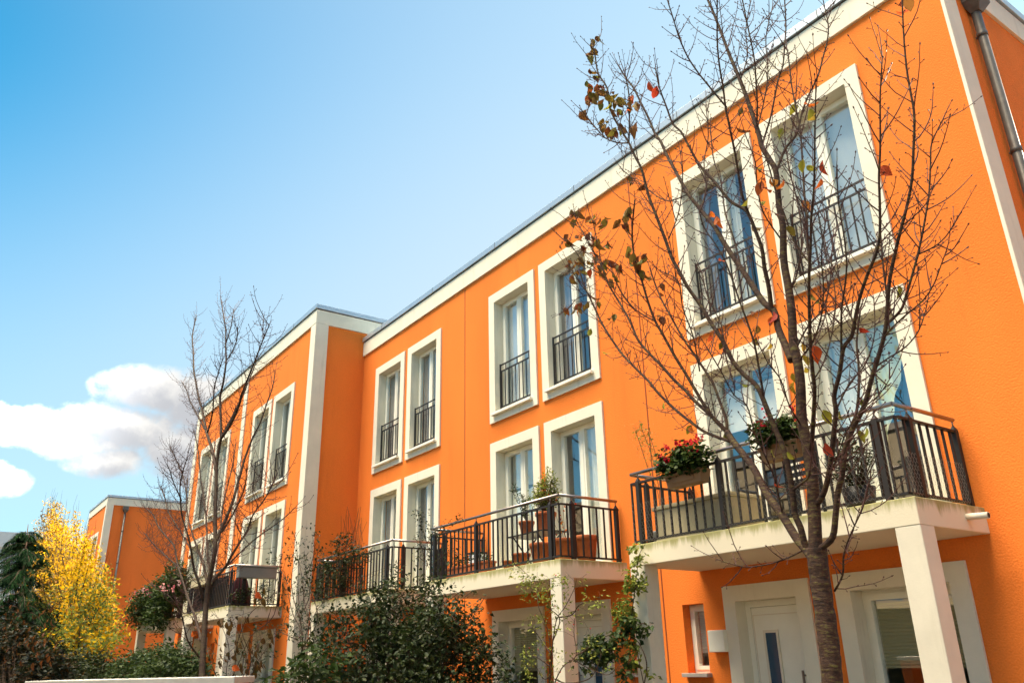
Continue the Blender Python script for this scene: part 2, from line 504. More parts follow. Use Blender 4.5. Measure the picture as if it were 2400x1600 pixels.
def dressing(kind, parent):
    """what hangs behind the panes"""
    z0, z1 = OB + .03, CH - OT - .02
    cur = lambda b, m: b.build('curtain', M[m], parent)
    if kind == 'blind':
        b = MB()
        for k in range(44):
            z = z0 + .06 + k * (z1 - z0 - .1) / 44
            b.poly([(-.50, .275, z), (.50, .275, z), (.50, .262, z + .048), (-.50, .262, z + .048)])
        b.build('blind', M['blind'], parent)
    elif kind == 'sheer':
        cur(wavy(-.38, .52, z0, z1, .30, .035), 'curtain')
    elif kind == 'half_sheer':
        cur(wavy(-.16, .16, z0, z1, .30, .03), 'curtain'); cur(wavy(-.54, -.36, z0, z1, .30, .03, 10), 'taupe')
    elif kind == 'dark_left':
        cur(wavy(-.54, -.22, z0, z1, .28, .03, 12), 'taupe')
    elif kind == 'maroon':
        cur(wavy(-.54, -.12, z0, z1, .28, .03, 14), 'taupe'); cur(wavy(-.10, .54, z0, z1, .31, .03, 22), 'maroon')
    elif kind == 'drapes':
        cur(wavy(-.25, .54, z0, z1, .30, .035), 'curtain')
    elif kind == 'cafe':
        cur(wavy(-.54, .54, z0, 1.65, .29, .025, 30), 'curtain'); cur(wavy(-.54, .54, 1.72, z1, .33, .02, 30), 'curtain')
    elif kind == 'greenish':
        cur(wavy(-.54, .0, z0, z1, .30, .03, 20), 'curtain'); cur(wavy(.0, .52, .9, z1, .27, .03, 18, slant=2.1), 'green_curtain')
        MB().box(.02, .54, .36, .38, z0, z1).build('dark_curtain', M['grey_curtain'], parent)
    elif kind == 'panel':
        MB().box(-.54, .54, .27, .285, 1.58, 2.12).build('blind', M['curtain'], parent)
        b = MB()
        for k in range(5):
            b.box(-.52, .52, .255 + k * .001, .268, 2.16 + k * .036, 2.18 + k * .036)
        b.build('blind', M['grey_metal'], parent)
    elif kind == 'tilted':
        cur(wavy(-.05, .54, z0, z1, .33, .03, 18), 'curtain')
    elif kind == 'strip':
        cur(wavy(-.02, .16, z0, 2.0, .30, .01, 8), 'curtain'); cur(wavy(-.54, -.30, z0, z1, .30, .02, 8), 'taupe')


def window(parent, x, z, yf, kind, rail=True, sill=True):
    w = ob('window', SP['casing'], parent, .006, (x, yf, z))
    ob('window_frame', SP['frame'], w, .005)
    for p in SP['panes']:
        ob('window_pane', p, w)
    if sill: ob('window_sill', SP['sill'], w, .006)
    if rail: ob('railing', SP['rail'], w)
    dressing(kind, w)
    return w


# ------------------------------------------------------------------ house parts
def wall_mesh(x0, x1, z0, z1, yf, yb, holes, xl=None, xr=None):
    """front wall pierced by holes (a,b,c,d in x and z) plus the two ends; reveals run .25 deep"""
    b = MB()
    xs = sorted({x0, x1, *[h[0] for h in holes], *[h[1] for h in holes]})
    zs = sorted({z0, z1, *[h[2] for h in holes], *[h[3] for h in holes]})
    for i in range(len(xs) - 1):
        for k in range(len(zs) - 1):
            cx, cz = (xs[i] + xs[i + 1]) / 2, (zs[k] + zs[k + 1]) / 2
            if any(h[0] < cx < h[1] and h[2] < cz < h[3] for h in holes):
                continue
            b.poly([(xs[i], yf, zs[k]), (xs[i + 1], yf, zs[k]), (xs[i + 1], yf, zs[k + 1]), (xs[i], yf, zs[k + 1])])
    for a, c, d, e in holes:
        y2 = yf + .25
        b.poly([(a, yf, d), (a, yf, e), (a, y2, e), (a, y2, d)])
        b.poly([(c, yf, e), (c, yf, d), (c, y2, d), (c, y2, e)])
        b.poly([(a, yf, e), (c, yf, e), (c, y2, e), (a, y2, e)])
        b.poly([(c, yf, d), (a, yf, d), (a, y2, d), (c, y2, d)])
    b.poly([(x1, yf, z0), (x1, yb, z0), (x1, yb, z1), (x1, yf, z1)])
    b.poly([(x0, yb, z0), (x0, yf, z0), (x0, yf, z1), (x0, yb, z1)])
    b.poly([(x1, yb, z0), (x0, yb, z0), (x0, yb, z1), (x1, yb, z1)])
    return b


def balcony(house, sx0, sx1, yf, mesh_net=False, spout=False):
    D = 1.18
    y1 = yf - D
    s = MB().box(sx0, sx1, y1, yf + .02, 2.61, 2.85).build('balcony', M['slab'], house, .008)
    for cx0, cx1 in ((sx0, sx0 + .237), (sx1 - .237, sx1)):
        MB().box(cx0 + .002, cx1 - .002, y1 + .003, y1 + .225, .0, 2.612).build('column', M['soffit'], s, .008)
    # railing: runs along wall side, front, wall side
    ax0, ax1, ay = sx0 + .045, sx1 - .08, yf - 1.10
    r = MB()
    hw = .02
    for z, t in ((2.895, .012), (3.585, .012)):
        r.box(ax0, ax1, ay - hw, ay + hw, z - t, z + t)
        for x in (ax0, ax1):
            r.box(x - hw, x + hw, ay + hw + .001, yf - .03, z - t + .001, z + t - .001)
    n = int(round((ax1 - ax0) / .122))
    for k in range(n + 1):
        x = ax0 + (ax1 - ax0) * k / n
        r.box(x - .010, x + .010, ay - .010, ay + .010, 2.906, 3.574)
    m = 8
    for x in (ax0, ax1):
        for k in range(1, m):
            y = ay + (yf - .04 - ay) * k / m
            r.box(x - .010, x + .010, y - .010, y + .010, 2.906, 3.574)
    r.build('railing', M['iron'], s)
    posts = [(ax0 + .12, ay), (ax0 + (ax1 - ax0) * .40, ay), (ax1 - .19, ay), (ax0, yf - .07), (ax1, yf - .07), (ax1, ay + .22), (ax0, ay + .25)]
    pins = MB()
    for x, y in posts:
        a = .026; p = MB()
        p.box(x - a, x + a, y - a, y + a, 2.85, 3.60)
        i = len(p.v)
        p.v += [(x - a, y - a, 3.601), (x + a, y - a, 3.601), (x + a, y + a, 3.601), (x - a, y + a, 3.601), (x, y, 3.66)]
        for q in ((0, 1, 4), (1, 2, 4), (2, 3, 4), (3, 0, 4)):
            p.f.append(tuple(i + k for k in q)); p.sm.append(False)
        pins.tube([(x, y, 3.65), (x, y, 3.69)], .008, 6)
        p.build("railing_post", M["iron"], s)
    h = pins
    path = [(ax0, yf - .05, 3.705), (ax0, ay, 3.705), (ax1, ay, 3.705), (ax1, yf - .05, 3.705)]
    for k in range(3):
        h.tube([path[k], path[k + 1]], .021, 10)
    h.build('handrail', M['steel'], s)
    if mesh_net:
        w = MB()
        c = .045

        def net(P, U, nu, nv, tilt):
            for i in range(nu):
                for k in range(nv):
                    o = .5 * (k % 2)
                    for (u0, v0), (u1, v1) in (((i + o, k), (i + o, k + .34)), ((i + o, k + .34), (i + o + .5, k + 1)), ((i + o, k + .34), (i + o - .5, k + 1))):
                        q0 = P + U * (u0 * c) + Vector((0, 0, v0 * c * .8)); q1 = P + U * (u1 * c) + Vector((0, 0, v1 * c * .8))
                        w.tube([q0, q1], .0009, 3, False)
        net(Vector((ax0 + .03, ay - .024, 2.87)), Vector((1, 0, 0)), int((ax1 - ax0) / c) - 1, 13, 0)
        net(Vector((ax1 + .024, ay + .02, 2.87)), Vector((0, 1, 0)), 22, 11, 0)
        w.build('wire_netting', M['wire'], s)
    if spout:
        t = MB(); z = 2.735
        t.tube([(sx1 - .01, yf - .36, z), (sx1 + .19, yf - .36, z - .012)], .030, 14)
        t.build('drain_spout', M['soffit'], s)
        t2 = MB(); t2.tube([(sx1 + .1905, yf - .36, z - .012), (sx1 + .1925, yf - .36, z - .012)], .023, 12)
        t2.build('spout_mouth', M['gap'], s)  # near-black disc puts the shaded hollow of the pipe into colour
    return s


def ground_floor(house, x0, yf, mirror, xw):
    """openings at street level; x measured from the left party line of the house (xw wide)"""
    fx = (lambda a: x0 + xw - a) if mirror else (lambda a: x0 + a)
    rng = lambda a, c: tuple(sorted((fx(a), fx(c))))
    holes = []
    # small window
    a, c = rng(.325, .68)
    holes.append((a, c, 1.43, 2.23))
    w = MB().ring(a + .002, c - .002, 1.43, 2.228, .045, yf + .13, yf + .21).build('window', M['white'], house, .004)
    MB().ring(a + .037, c - .037, 1.465, 2.193, .045, yf + .118, yf + .19).build('window_frame', M['white'], w)
    pb = MB(); pb.poly([(a + .08, yf + .15, 1.50), (c - .08, yf + .15, 1.50), (c - .08, yf + .15, 2.15), (a + .08, yf + .15, 2.15)]); pb.build('window_pane', M['glass'], w)
    b = MB()
    for k in range(24):
        z = 1.66 + k * .021
        b.box(a + .078, c - .078, yf + .185, yf + .20, z, z + .015)
    b.build('blind', M['taupe'], w)
    MB().box(a - .03, c + .03, yf - .09, yf + .128, 1.385, 1.4295).build('window_sill', M['stone'], w, .004)
    # door
    a, c = rng(1.025, 2.24)
    cx = (a + c) / 2; ow = (c - a) - .36
    holes.append((cx - ow / 2 - .006, cx + ow / 2 + .006, 0.014, 2.231))
    d = ob('door', MB().ring(-(c - a) / 2, (c - a) / 2, 0.0, 2.395, .18, -.032, 0, lining=.15, tb=.02).mesh('door_casing', M['cream']), house, .006, (cx, yf, 0))
    b = MB().ring(-ow / 2, ow / 2, .02, 2.214, .07, .148, .22)
    b.build('door_frame', M['white'], d, .004)
    l = MB().box(-ow / 2 + .073, ow / 2 - .073, .152, .20, .03, 2.14)
    l.build('door_leaf', M['white'], d, .004)
    b = MB()
    b.ring(-ow / 2 + .085, ow / 2 - .085, .05, 2.06, .012, .149, .1515)
    sx = -.105 if not mirror else .105
    b.ring(sx - .105, sx + .105, .62, 1.885, .030, .138, .1515)
    b.build('door_trim', M['soffit'], d)
    MB().box(sx - .074, sx + .074, .143, .1515, .651, 1.854).build('door_glass', M['dark_glass'], d)
    hb = MB(); hx_ = (ow / 2 - .14) * (1 if not mirror else -1)
    hb.tube([(hx_, .105, .75), (hx_, .105, 1.45)], .014, 8); hb.tube([(hx_, .105, .8), (hx_, .151, .8)], .009, 6); hb.tube([(hx_, .105, 1.4), (hx_, .151, 1.4)], .009, 6)
    hb.build('door_handle', M['steel'], d)
    # wide window
    a, c = rng(2.56, 3.975)
    cx = (a + c) / 2; cw = c - a
    holes.append((cx - cw / 2 + .174, cx + cw / 2 - .174, .294, 2.226))
    w = ob('window', casing_mesh(cw, 2.27), house, .006, (cx, yf, .13))
    ow = cw - .36
    ob('window_frame', frame_mesh(ow, .17, 2.09, mull=False), w, .005)
    for pm in pane_meshes(ow, .17, 2.09, mull=False):
        ob('window_pane', pm, w)
    b = MB()
    for k in range(17):
        z = 1.36 + k * .034
        b.poly([(-ow / 2 + .09, .235, z), (ow / 2 - .09, .235, z), (ow / 2 - .09, .225, z + .017), (-ow / 2 + .09, .225, z + .017)])
        b.poly([(-ow / 2 + .09, .225, z + .017), (ow / 2 - .09, .225, z + .017), (ow / 2 - .09, .235, z + .034), (-ow / 2 + .09, .235, z + .034)])
    b.box(-ow / 2 + .09, ow / 2 - .09, .215, .235, 1.335, 1.358); b.box(-ow / 2 + .09, ow / 2 - .09, .215, .235, 1.94, 1.96)
    b.build('blind', M['blind_beige'], w)
    return holes


def house(name, x0, x1, yf, top, kinds, label, mirror, net=False, spout=False, left_trim=0., right_trim=0., party_trim=None,
          has_balcony=True, wall='orange', depth=9., inner_left=False, gable_from=None):
    xw = x1 - x0
    h = thing(name, ((x0 + x1) / 2, yf, 0), label, 'house', 'orange terraced houses')
    ox = (x0 + x1) / 2
    # everything is modelled in world numbers, then shifted under the empty
    hx = bpy.data.objects.new('tmp', None)
    ctr = x0 + 2.4325 if True else 0
    wx = (x0 + .91 + CW / 2, x0 + 2.515 + CW / 2)
    holes = []
    wins = []
    for (x, k) in zip(wx, kinds[:2]):
        wins.append((x, 5.64, k, True, True)); holes.append((x - OX - .006, x + OX + .006, 5.634 + OB, 5.646 + CH - OT))
    for (x, k) in zip(wx, kinds[2:]):
        wins.append((x, 2.725, k, False, False)); holes.append((x - OX - .006, x + OX + .006, 2.719 + OB, 2.731 + CH - OT))
    parts = []
    for x, z, k, rl, sl in wins:
        parts.append(window(h, x, z, yf, k, rl, sl))
    gh = ground_floor(h, x0, yf, mirror, xw if xw < 4.95 else 4.87)
    holes += gh
    wm = wall_mesh(x0, x1, 0, top - .36, yf, yf + depth, holes)
    wm.build('wall', M[wall], h)
    if has_balcony:
        balcony(h, x0 + .67, x0 + 4.25, yf, net, spout)
    # cornice with front (and gable) faces, shadow gap, zinc cap, roof
    xr = x1 + (.035 if right_trim else 0); xl = x0 - (.035 if left_trim else 0)
    MB().box(xl, xr, yf - .038, yf + depth, top - .355, top).build('cornice', M['cream'], h, .005)
    MB().box(xl + .01, xr - .01, yf - .030, yf + depth, top + .0005, top + .022).build('roof_gap', M['gap'], h)  # near-black strip puts the shadow line under the zinc into colour
    ex = .03
    zc = MB()
    zc.box(xl - (ex if left_trim else 0), xr + (ex if right_trim else 0), yf - .07, yf + depth, top + .0225, top + .135)
    zc.build('roof_edge', M['zinc'], h, .006)
    k = x0 + 1.2
    while k < x1:
        MB().box(k - .004, k + .004, yf - .074, yf + .3, top + .0225, top + .139).build('roof_seam', M['zinc_dull'], h); k += 2.45
    if right_trim:
        MB().box(x1 - .002, x1 + .036, yf - .034, yf + .29, 0, top - .357).build('corner_trim', M['cream'], h, .005)
        if right_trim > .1:
            MB().box(x1 - right_trim, x1 - .003, yf - .033, yf - .0005, 0, top - .357).build('corner_trim', M['cream'], h, .005)
    if left_trim:
        MB().box(x0 - .036, x0 + .29, yf - .034, yf + .29, 0, top - .357).build('corner_trim', M['cream'], h, .005)
    if party_trim is not None:
        MB().box(party_trim - .15, party_trim + .15, yf - .0335, yf - .0005, 0, top - .357).build('party_trim', M['cream'], h, .005)
    # rooms: floors, back and side walls of the rooms behind the windows
    b = MB()
    y2 = yf + 3.6
    for z in (.02, 2.70, 5.45, top - .45):
        b.poly([(x0 + .12, yf + .252, z), (x1 - .12, yf + .252, z), (x1 - .12, y2, z), (x0 + .12, y2, z)])
    b.poly([(x0 + .12, y2, 0), (x1 - .12, y2, 0), (x1 - .12, y2, top - .45), (x0 + .12, y2, top - .45)])
    for x in (x0 + .12, x1 - .12):
        b.poly([(x, yf + .252, 0), (x, y2, 0), (x, y2, top - .45), (x, yf + .252, top - .45)])
    b.build('room', M['room'], h)
    bpy.data.objects.remove(hx)
    for ch in h.children:
        ch.location.x -= ox; ch.location.y -= yf
    return h


XA0, XA1 = -7.93, -2.885
XB0, XC0 = -12.82, -17.70
hA = house('townhouse', XA0, XA1, 0, 9.10, ('half_sheer', 'blind', 'panel', 'greenish'),
           'nearest orange terraced house at the right end, behind the bare cherry tree', False, net=True, spout=True, right_trim=.03)
hB = house('townhouse', XB0, XA0, 0, 9.10, ('blind', 'dark_left', 'cafe', 'drapes'),
           'orange terraced house whose balcony holds terracotta pots and a small table', True)
hC = house('townhouse', XC0, XB0, 0, 9.10, ('maroon', 'dark_left', 'dark_left', 'strip'),
           'orange terraced house with foliage tangled in its balcony railing, beside the projecting block', False)
YL = -1.29
hD = house('townhouse', -22.65, -17.55, YL, 9.72, ('drapes', 'tilted', 'drapes', 'drapes'),
           'projecting orange terraced house with a grey metal trough on its balcony side', False, right_trim=.285, party_trim=-22.65)
hE = house('townhouse', -27.75, -22.65, YL, 9.72, ('cafe', 'cafe', 'sheer', 'drapes'),
           'orange terraced house behind the thin bare tree, its balcony full of flowers', True, left_trim=.2)
YF = -1.0
hF = house('townhouse', -50.2, -45.05, YF, 9.72, ('drapes', 'cafe', 'sheer', 'drapes'),
           'distant orange house with a plain gable wall, behind the yellow tree', False, right_trim=.24, party_trim=-50.2, wall='orange_far')


def joint(h, x, yf, z0, z1):
    o = MB().box(x - .009, x + .009, yf - .004, yf + .002, z0, z1).build('wall_joint', M['joint'], h)
    o.location = (-h.location.x, -h.location.y, 0)


joint(hA, XA0 + .003, 0, 0, 8.74)
joint(hB, XB0 + .003, 0, 0, 8.74)


def downpipe(h, x, y, ztop, hopper=True, yoff=0):
    b = MB()
    px = x + .09
    b.tube([(px, y, 0.05), (px, y, ztop - .25)], .05, 14)
    for z in (2.1, 4.3, 6.55, 8.1):
        b.tube([(px, y, z - .03), (px, y, z + .03)], .057, 14)
        b.box(x - .01, px, y - .008, y + .008, z - .01, z + .01)
    o = b.build('downpipe', M['zinc_dull'], h)
    o.location = (-h.location.x, -h.location.y, 0)
    if hopper:
        c = MB()
        c.box(x + .005, x + .22, y - .13, y + .13, ztop - .16, ztop + .03)
        i = len(c.v)
        c.v += [(x + .005, y - .13, ztop - .161), (x + .22, y - .13, ztop - .161), (x + .22, y + .13, ztop - .161), (x + .005, y + .13, ztop - .161),
                (x + .05, y - .05, ztop - .29), (x + .15, y - .05, ztop - .29), (x + .15, y + .05, ztop - .29), (x + .05, y + .05, ztop - .29)]
        for q in ((0, 1, 5, 4), (1, 2, 6, 5), (2, 3, 7, 6), (3, 0, 4, 7), (4, 5, 6, 7)):
            c.f.append(tuple(i + k for k in q)); c.sm.append(False)
        c.build('rainwater_head', M['zinc_dull'], o, .006)


downpipe(hA, XA1 - .02, .66, 8.70)
downpipe(hF, -45.05, -.15, 9.30)

# ------------------------------------------------------------------ ground, paths, road
def sheet(name, x0, x1, y0, y1, z, m):
    b = MB(); b.poly([(x0, y0, z), (x1, y0, z), (x1, y1, z), (x0, y1, z)])
    o = b.build(name, M[m]); o['kind'] = 'structure'
    return o


sheet('ground', -600, 600, -600, 600, -.02, 'ground')
sheet('path', -70, 25, -10.2, -8.6, -.012, 'paving')
sheet('road', -120, 60, -19, -10.6, -.016, 'asphalt')
sheet('pavement', -120, 60, -25.9, -19.1, -.008, 'paving')

# the sunlit row across the street (seen in the panes, and the light it throws back)
for i, x in enumerate((-44, -30, -16, -2, 12)):
    t = thing('opposite_house', (x, -30.0, 0), 'cream house across the street, mirrored in the window panes', 'house', 'cream houses across the street')
    hh = 11.0
    holes = [(-5.2 + k * 3.0, -3.9 + k * 3.0, z, z + 1.5) for k in range(4) for z in (1.0, 3.7, 6.3, 9.0)]
    b = MB()
    xs = sorted({-6.95, 6.95, *[q[0] for q in holes], *[q[1] for q in holes]}); zs = sorted({0, hh, *[q[2] for q in holes], *[q[3] for q in holes]})
    for a in range(len(xs) - 1):
        for c in range(len(zs) - 1):
            cx, cz = (xs[a] + xs[a + 1]) / 2, (zs[c] + zs[c + 1]) / 2
            if not any(q[0] < cx < q[1] and q[2] < cz < q[3] for q in holes):
                b.poly([(xs[a], 4, zs[c]), (xs[a], 4, zs[c + 1]), (xs[a + 1], 4, zs[c + 1]), (xs[a + 1], 4, zs[c])])
    b.box(-6.95, 6.95, -4, 3.7, 0, hh)
    b.build('wall', M['opp'], t)
    MB().box(-7.1, 7.1, -4.1, 4.25, hh + .001, hh + .3).build('roof', M['zinc_dull'], t)
    for q in holes:
        MB().box(q[0], q[1], 3.8, 3.85, q[2], q[3]).build('window', M['dark_glass'], t)

t = thing('blocker_hedge', (-15, -11.6, 0), 'unseen dark hedge added behind the viewer to hold back low light', 'hedge')
b = MB(); b.box(-45, 35, -.5, .5, 0, 2.6); b.build('foliage', M['hedge'], t)  # added out of view to block low light on the ground floor
t = thing('blocker_house', (9.5, 2.6, 0), 'unseen orange house block added beyond the right edge to darken the gables', 'house')
MB().box(-4, 5, -4, 6, 0, 8.7).build('wall', M['orange'], t)  # added out of view to shut low sky off the gables
MB().box(-4.04, 5, -4.04, 6, 8.701, 9.2).build('cornice', M['cream'], t)

# pale block far at the left edge
t = thing('pale_building', (-84, -4, 0), 'pale grey flat-roofed building far off at the left edge', 'building')
MB().box(-6, 6, -12, 3.2, 0, 11.0).build('wall', M['pale'], t)
MB().box(-6.2, 6.2, -12.2, 3.4, 11.001, 12.2).build('roof_edge', M['pale'], t)
for y in (-7, -3.6, -.2):
    for z in (1.5, 4.9, 8.2):
        MB().box(5.97, 6.03, y - .8, y + .8, z, z + 1.7).build('window', M['dark_glass'], t)

# low walled enclosure at the lower left
t = thing('garden_wall', (0, 0, 0), 'low orange wall with white coping at the bottom left corner', 'wall')
P0, P1 = Vector((-8.62, -7.03, 0)), Vector((-7.62, -5.62, 0))
u = (P1 - P0).normalized(); w = Vector((-u.y, u.x, 0))
def obox(a, c, wd, z0, z1, off=0.):
    b = MB(); i = 0
    q = [a - w * off, c - w * off, c + w * (wd + off), a + w * (wd + off)]
    b.v = [(p.x, p.y, z0) for p in q] + [(p.x, p.y, z1) for p in q]
    b.f = [(0, 3, 2, 1), (4, 5, 6, 7), (0, 1, 5, 4), (1, 2, 6, 5), (2, 3, 7, 6), (3, 0, 4, 7)]; b.sm = [False] * 6
    return b
obox(P0, P1, .5, 0, 1.475).build('wall', M['orange'], t)
obox(P0 - u * .04, P1 + u * .04, .5, 1.476, 1.532, .04).build('coping', M['coping'], t, .006)


# ------------------------------------------------------------------ plants: tools
def smooth(pts, sub=4):
    """Catmull-Rom through the points"""
    P = [Vector(p) for p in pts]
    if len(P) < 3:
        return [P[0].lerp(P[-1], k / sub) for k in range(sub + 1)]
    out = []
    for i in range(len(P) - 1):
        p0 = P[max(i - 1, 0)]; p1 = P[i]; p2 = P[i + 1]; p3 = P[min(i + 2, len(P) - 1)]
        for k in range(sub):
            t = k / sub
            out.append(.5 * ((2 * p1) + (p2 - p0) * t + (2 * p0 - 5 * p1 + 4 * p2 - p3) * t * t + (3 * p1 - p0 - 3 * p2 + p3) * t ** 3))
    out.append(P[-1])
    return out


def rv(s=1.):
    return Vector((rnd.gauss(0, s), rnd.gauss(0, s), rnd.gauss(0, s)))


def spur(mb, p, d, L, r):
    q = p + d * L
    mb.tube([p, p.lerp(q, .6) + rv(L * .06), q], [r, r * .8, r * .75], 3, False)
    mb.tube([q, q + d * r * 2.2, q + d * r * 5.], [r * .9, r * 1.9, r * .3], 4, False)    # bud


def twig(mb, p, d, L, r, spurs=True, up=.5):
    pts = [p]
    c = p.copy(); dd = d.normalized()
    n = max(3, int(L / .05))
    for k in range(n):
        dd = (dd + Vector((0, 0, up * .16)) + rv(.07)).normalized()
        c = c + dd * (L / n)
        pts.append(c.copy())
    mb.tube(pts, [r * (1 - .55 * k / n) for k in range(n + 1)], 4, False)
    e = pts[-1]
    mb.tube([e, e + dd * r * 2, e + dd * r * 4.5], [r * .5, r * 1.3, r * .2], 4, False)
    if spurs:
        s = rnd.uniform(0, 6)
        for k in range(1, n):
            if rnd.random() < .72:
                s += 2.4
                t = (pts[k] - pts[k - 1]).normalized()
                o = t.orthogonal().normalized(); w = t.cross(o)
                sd_ = (o * math.cos(s) + w * math.sin(s) + t * .8).normalized()
                spur(mb, pts[k], sd_, rnd.uniform(.012, .035), r * .55)
    return pts


class Tree:
    """limbs measured in the photograph, each given its own depth; twigs and spurs grown on them"""

    def __init__(s, Y0, tip=1.45):
        s.Y0 = Y0; s.tip = tip; s.known = []; s.limbs = []

    def limb(s, px, w0, w1, dY, scale):
        w1 = max(w1 * s.tip, 2.2) if w1 < 5 else w1
        """px = measured points, w0/w1 = widths in photo pixels at both ends, dY = depth gained towards the tip"""
        x0, y0 = px[0]
        Ys = s.Y0
        if s.known:
            Ys = min(s.known, key=lambda k: (k[0] - x0) ** 2 + (k[1] - y0) ** 2)[2]
        n = len(px)
        L = [0]
        for k in range(1, n):
            L.append(L[-1] + math.hypot(px[k][0] - px[k - 1][0], px[k][1] - px[k - 1][1]))
        pts, rad = [], []
        for k, (x, y) in enumerate(px):
            u = L[k] / L[-1]
            Y = Ys + dY * u ** .9
            p = at(x, y, Y)
            pts.append(p)
            dv = p - EYE; dep = -dv.dot(rz); rad.append((w0 + (w1 - w0) * u ** .8) * .5 * dep / FPX * (dep / dv.length) ** .5)
        for k in range(n - 1):
            for j in range(5):
                t = j / 5
                s.known.append((px[k][0] + (px[k + 1][0] - px[k][0]) * t, px[k][1] + (px[k + 1][1] - px[k][1]) * t, Ys + dY * ((L[k] + (L[k + 1] - L[k]) * t) / L[-1]) ** .9))
        sp = smooth(pts, 4)
        rr = []
        for k in range(len(sp)):
            u = k / (len(sp) - 1) * (n - 1)
            i = min(int(u), n - 2)
            rr.append(rad[i] + (rad[i + 1] - rad[i]) * (u - i))
        s.limbs.append((sp, rr))
        return sp, rr

    def grow(s, mb, step, p_long, long, r, up=.5, tip=True, spur_l=(.015, .05), maxr=.03):
        ang = 0.
        for sp, rr in s.limbs:
            acc = 0.
            for k in range(1, len(sp)):
                seg = (sp[k] - sp[k - 1]).length
                acc += seg
                while acc > step:
                    acc -= step * rnd.uniform(.6, 1.4)
                    if rr[k] > maxr: continue
                    ang += 2.4
                    t = (sp[k] - sp[k - 1]).normalized()
                    o = t.orthogonal().normalized(); w = t.cross(o)
                    d = o * math.cos(ang) + w * math.sin(ang)
                    p = sp[k] + d * rr[k] * .7
                    if rnd.random() < p_long:
                        twig(mb, p, (d + t * rnd.uniform(.4, 1.1)).normalized(), rnd.uniform(*long), r * rnd.uniform(.8, 1.1), True, up)
                    else:
                        spur(mb, p, (d + t * .6).normalized(), rnd.uniform(*spur_l), r * .6)
            if tip:
                t = (sp[-1] - sp[-2]).normalized()
                twig(mb, sp[-1], t, rnd.uniform(*long) * .7, min(rr[-1], r), True, .2)


# ------------------------------------------------------------------ the bare cherry in front of the nearest house
T1 = Tree(-3.4)
tt = thing('cherry_tree', at(1950, 1600, -3.4) * 1, 'bare cherry tree with mossy forked trunk and few last leaves, before the nearest house', 'tree')
tt.location.z = 0
trunk_px = [(1962, 1860), (1958, 1740), (1951, 1600), (1946, 1540), (1939, 1480), (1932, 1430), (1924, 1375), (1918, 1322), (1913, 1285)]
p0, r0 = T1.limb(trunk_px, 56, 48, 0, 1)
base = p0[0].copy(); base.z = -.05
p0 = [base] + p0; r0 = [r0[0] * 1.25] + r0
T1.limbs = []
MAIN = []
def A(px, w0, w1, dY):
    MAIN.append(T1.limb(px, w0, w1, dY, 1))
A([(1913, 1300), (1911, 1267), (1908, 1187), (1902, 1107), (1892, 1043), (1879, 980), (1876, 900), (1869, 845), (1859, 801), (1856, 737), (1848, 673), (1837, 609), (1835, 530), (1826, 482), (1819, 405), (1805, 376), (1786, 344), (1776, 306), (1748, 223), (1729, 175), (1709, 127), (1689, 73), (1670, 25), (1655, -10), (1640, -60)], 35, 3, .15)
A([(1905, 1310), (1892, 1289), (1867, 1260), (1835, 1209), (1796, 1155), (1765, 1094), (1723, 1040), (1704, 1011)], 24, 15, .35)
A([(1712, 1034), (1659, 1015), (1627, 995), (1580, 957), (1541, 919), (1523, 896), (1482, 855), (1453, 823), (1421, 775), (1405, 746), (1386, 705), (1368, 667), (1360, 641)], 8, 2.5, .5)
A([(1704, 1011), (1666, 973), (1627, 938), (1605, 913), (1580, 890), (1545, 851), (1517, 823), (1494, 794), (1478, 756), (1453, 711), (1427, 667), (1414, 630)], 10, 2.5, .1)
A([(1704, 1013), (1675, 983), (1650, 948), (1638, 928), (1606, 874), (1580, 832), (1552, 781), (1536, 753), (1520, 711), (1504, 657), (1491, 622), (1483, 577), (1482, 530), (1488, 469)], 9, 2.5, -.4)
A([(1536, 753), (1491, 727), (1466, 699), (1450, 673), (1436, 640)], 4, 2, -.1)
A([(1704, 1008), (1701, 980), (1685, 935), (1672, 900), (1660, 880), (1631, 836), (1600, 791), (1577, 750), (1552, 705), (1536, 667), (1523, 628)], 8, 2.2, .3)
A([(1895, 1290), (1886, 1273), (1876, 1235), (1863, 1203), (1857, 1149), (1844, 1078), (1831, 1037), (1819, 1011), (1800, 964), (1775, 906), (1746, 880), (1717, 845), (1695, 800), (1666, 756), (1644, 718), (1612, 673), (1590, 632), (1574, 603), (1558, 558), (1536, 500), (1520, 458), (1504, 398), (1488, 366), (1474, 335), (1450, 296), (1430, 255), (1423, 207), (1402, 172), (1394, 127), (1389, 108)], 17, 2.2, -.45)
A([(1474, 335), (1475, 287), (1474, 223), (1466, 178)], 4, 2, -.1)
A([(1474, 335), (1450, 335), (1421, 325), (1399, 303), (1368, 264)], 3.6, 1.8, .1)
A([(1856, 845), (1840, 807), (1824, 769), (1815, 730), (1792, 711), (1770, 679), (1741, 635), (1719, 603), (1695, 566), (1676, 533), (1644, 494), (1612, 453), (1584, 402), (1564, 366), (1548, 331), (1536, 315), (1520, 277), (1504, 245), (1485, 207), (1466, 182), (1451, 156)], 19, 2.2, .55)
A([(1815, 732), (1808, 721), (1802, 673), (1792, 628), (1786, 584), (1770, 539), (1757, 507), (1745, 491), (1716, 475), (1695, 452), (1673, 424), (1650, 401), (1631, 373), (1612, 338), (1596, 309), (1577, 290), (1561, 248), (1545, 204), (1537, 162)], 12, 2.2, -.35)
A([(1757, 507), (1746, 478), (1737, 446), (1724, 366), (1711, 303), (1701, 255), (1695, 207), (1686, 153), (1681, 95), (1681, 0), (1682, -40)], 7, 2.2, -.5)
A([(1790, 346), (1788, 335), (1807, 271), (1823, 191), (1835, 153), (1839, 105), (1842, 64), (1839, 0), (1838, -30)], 5, 2, .3)
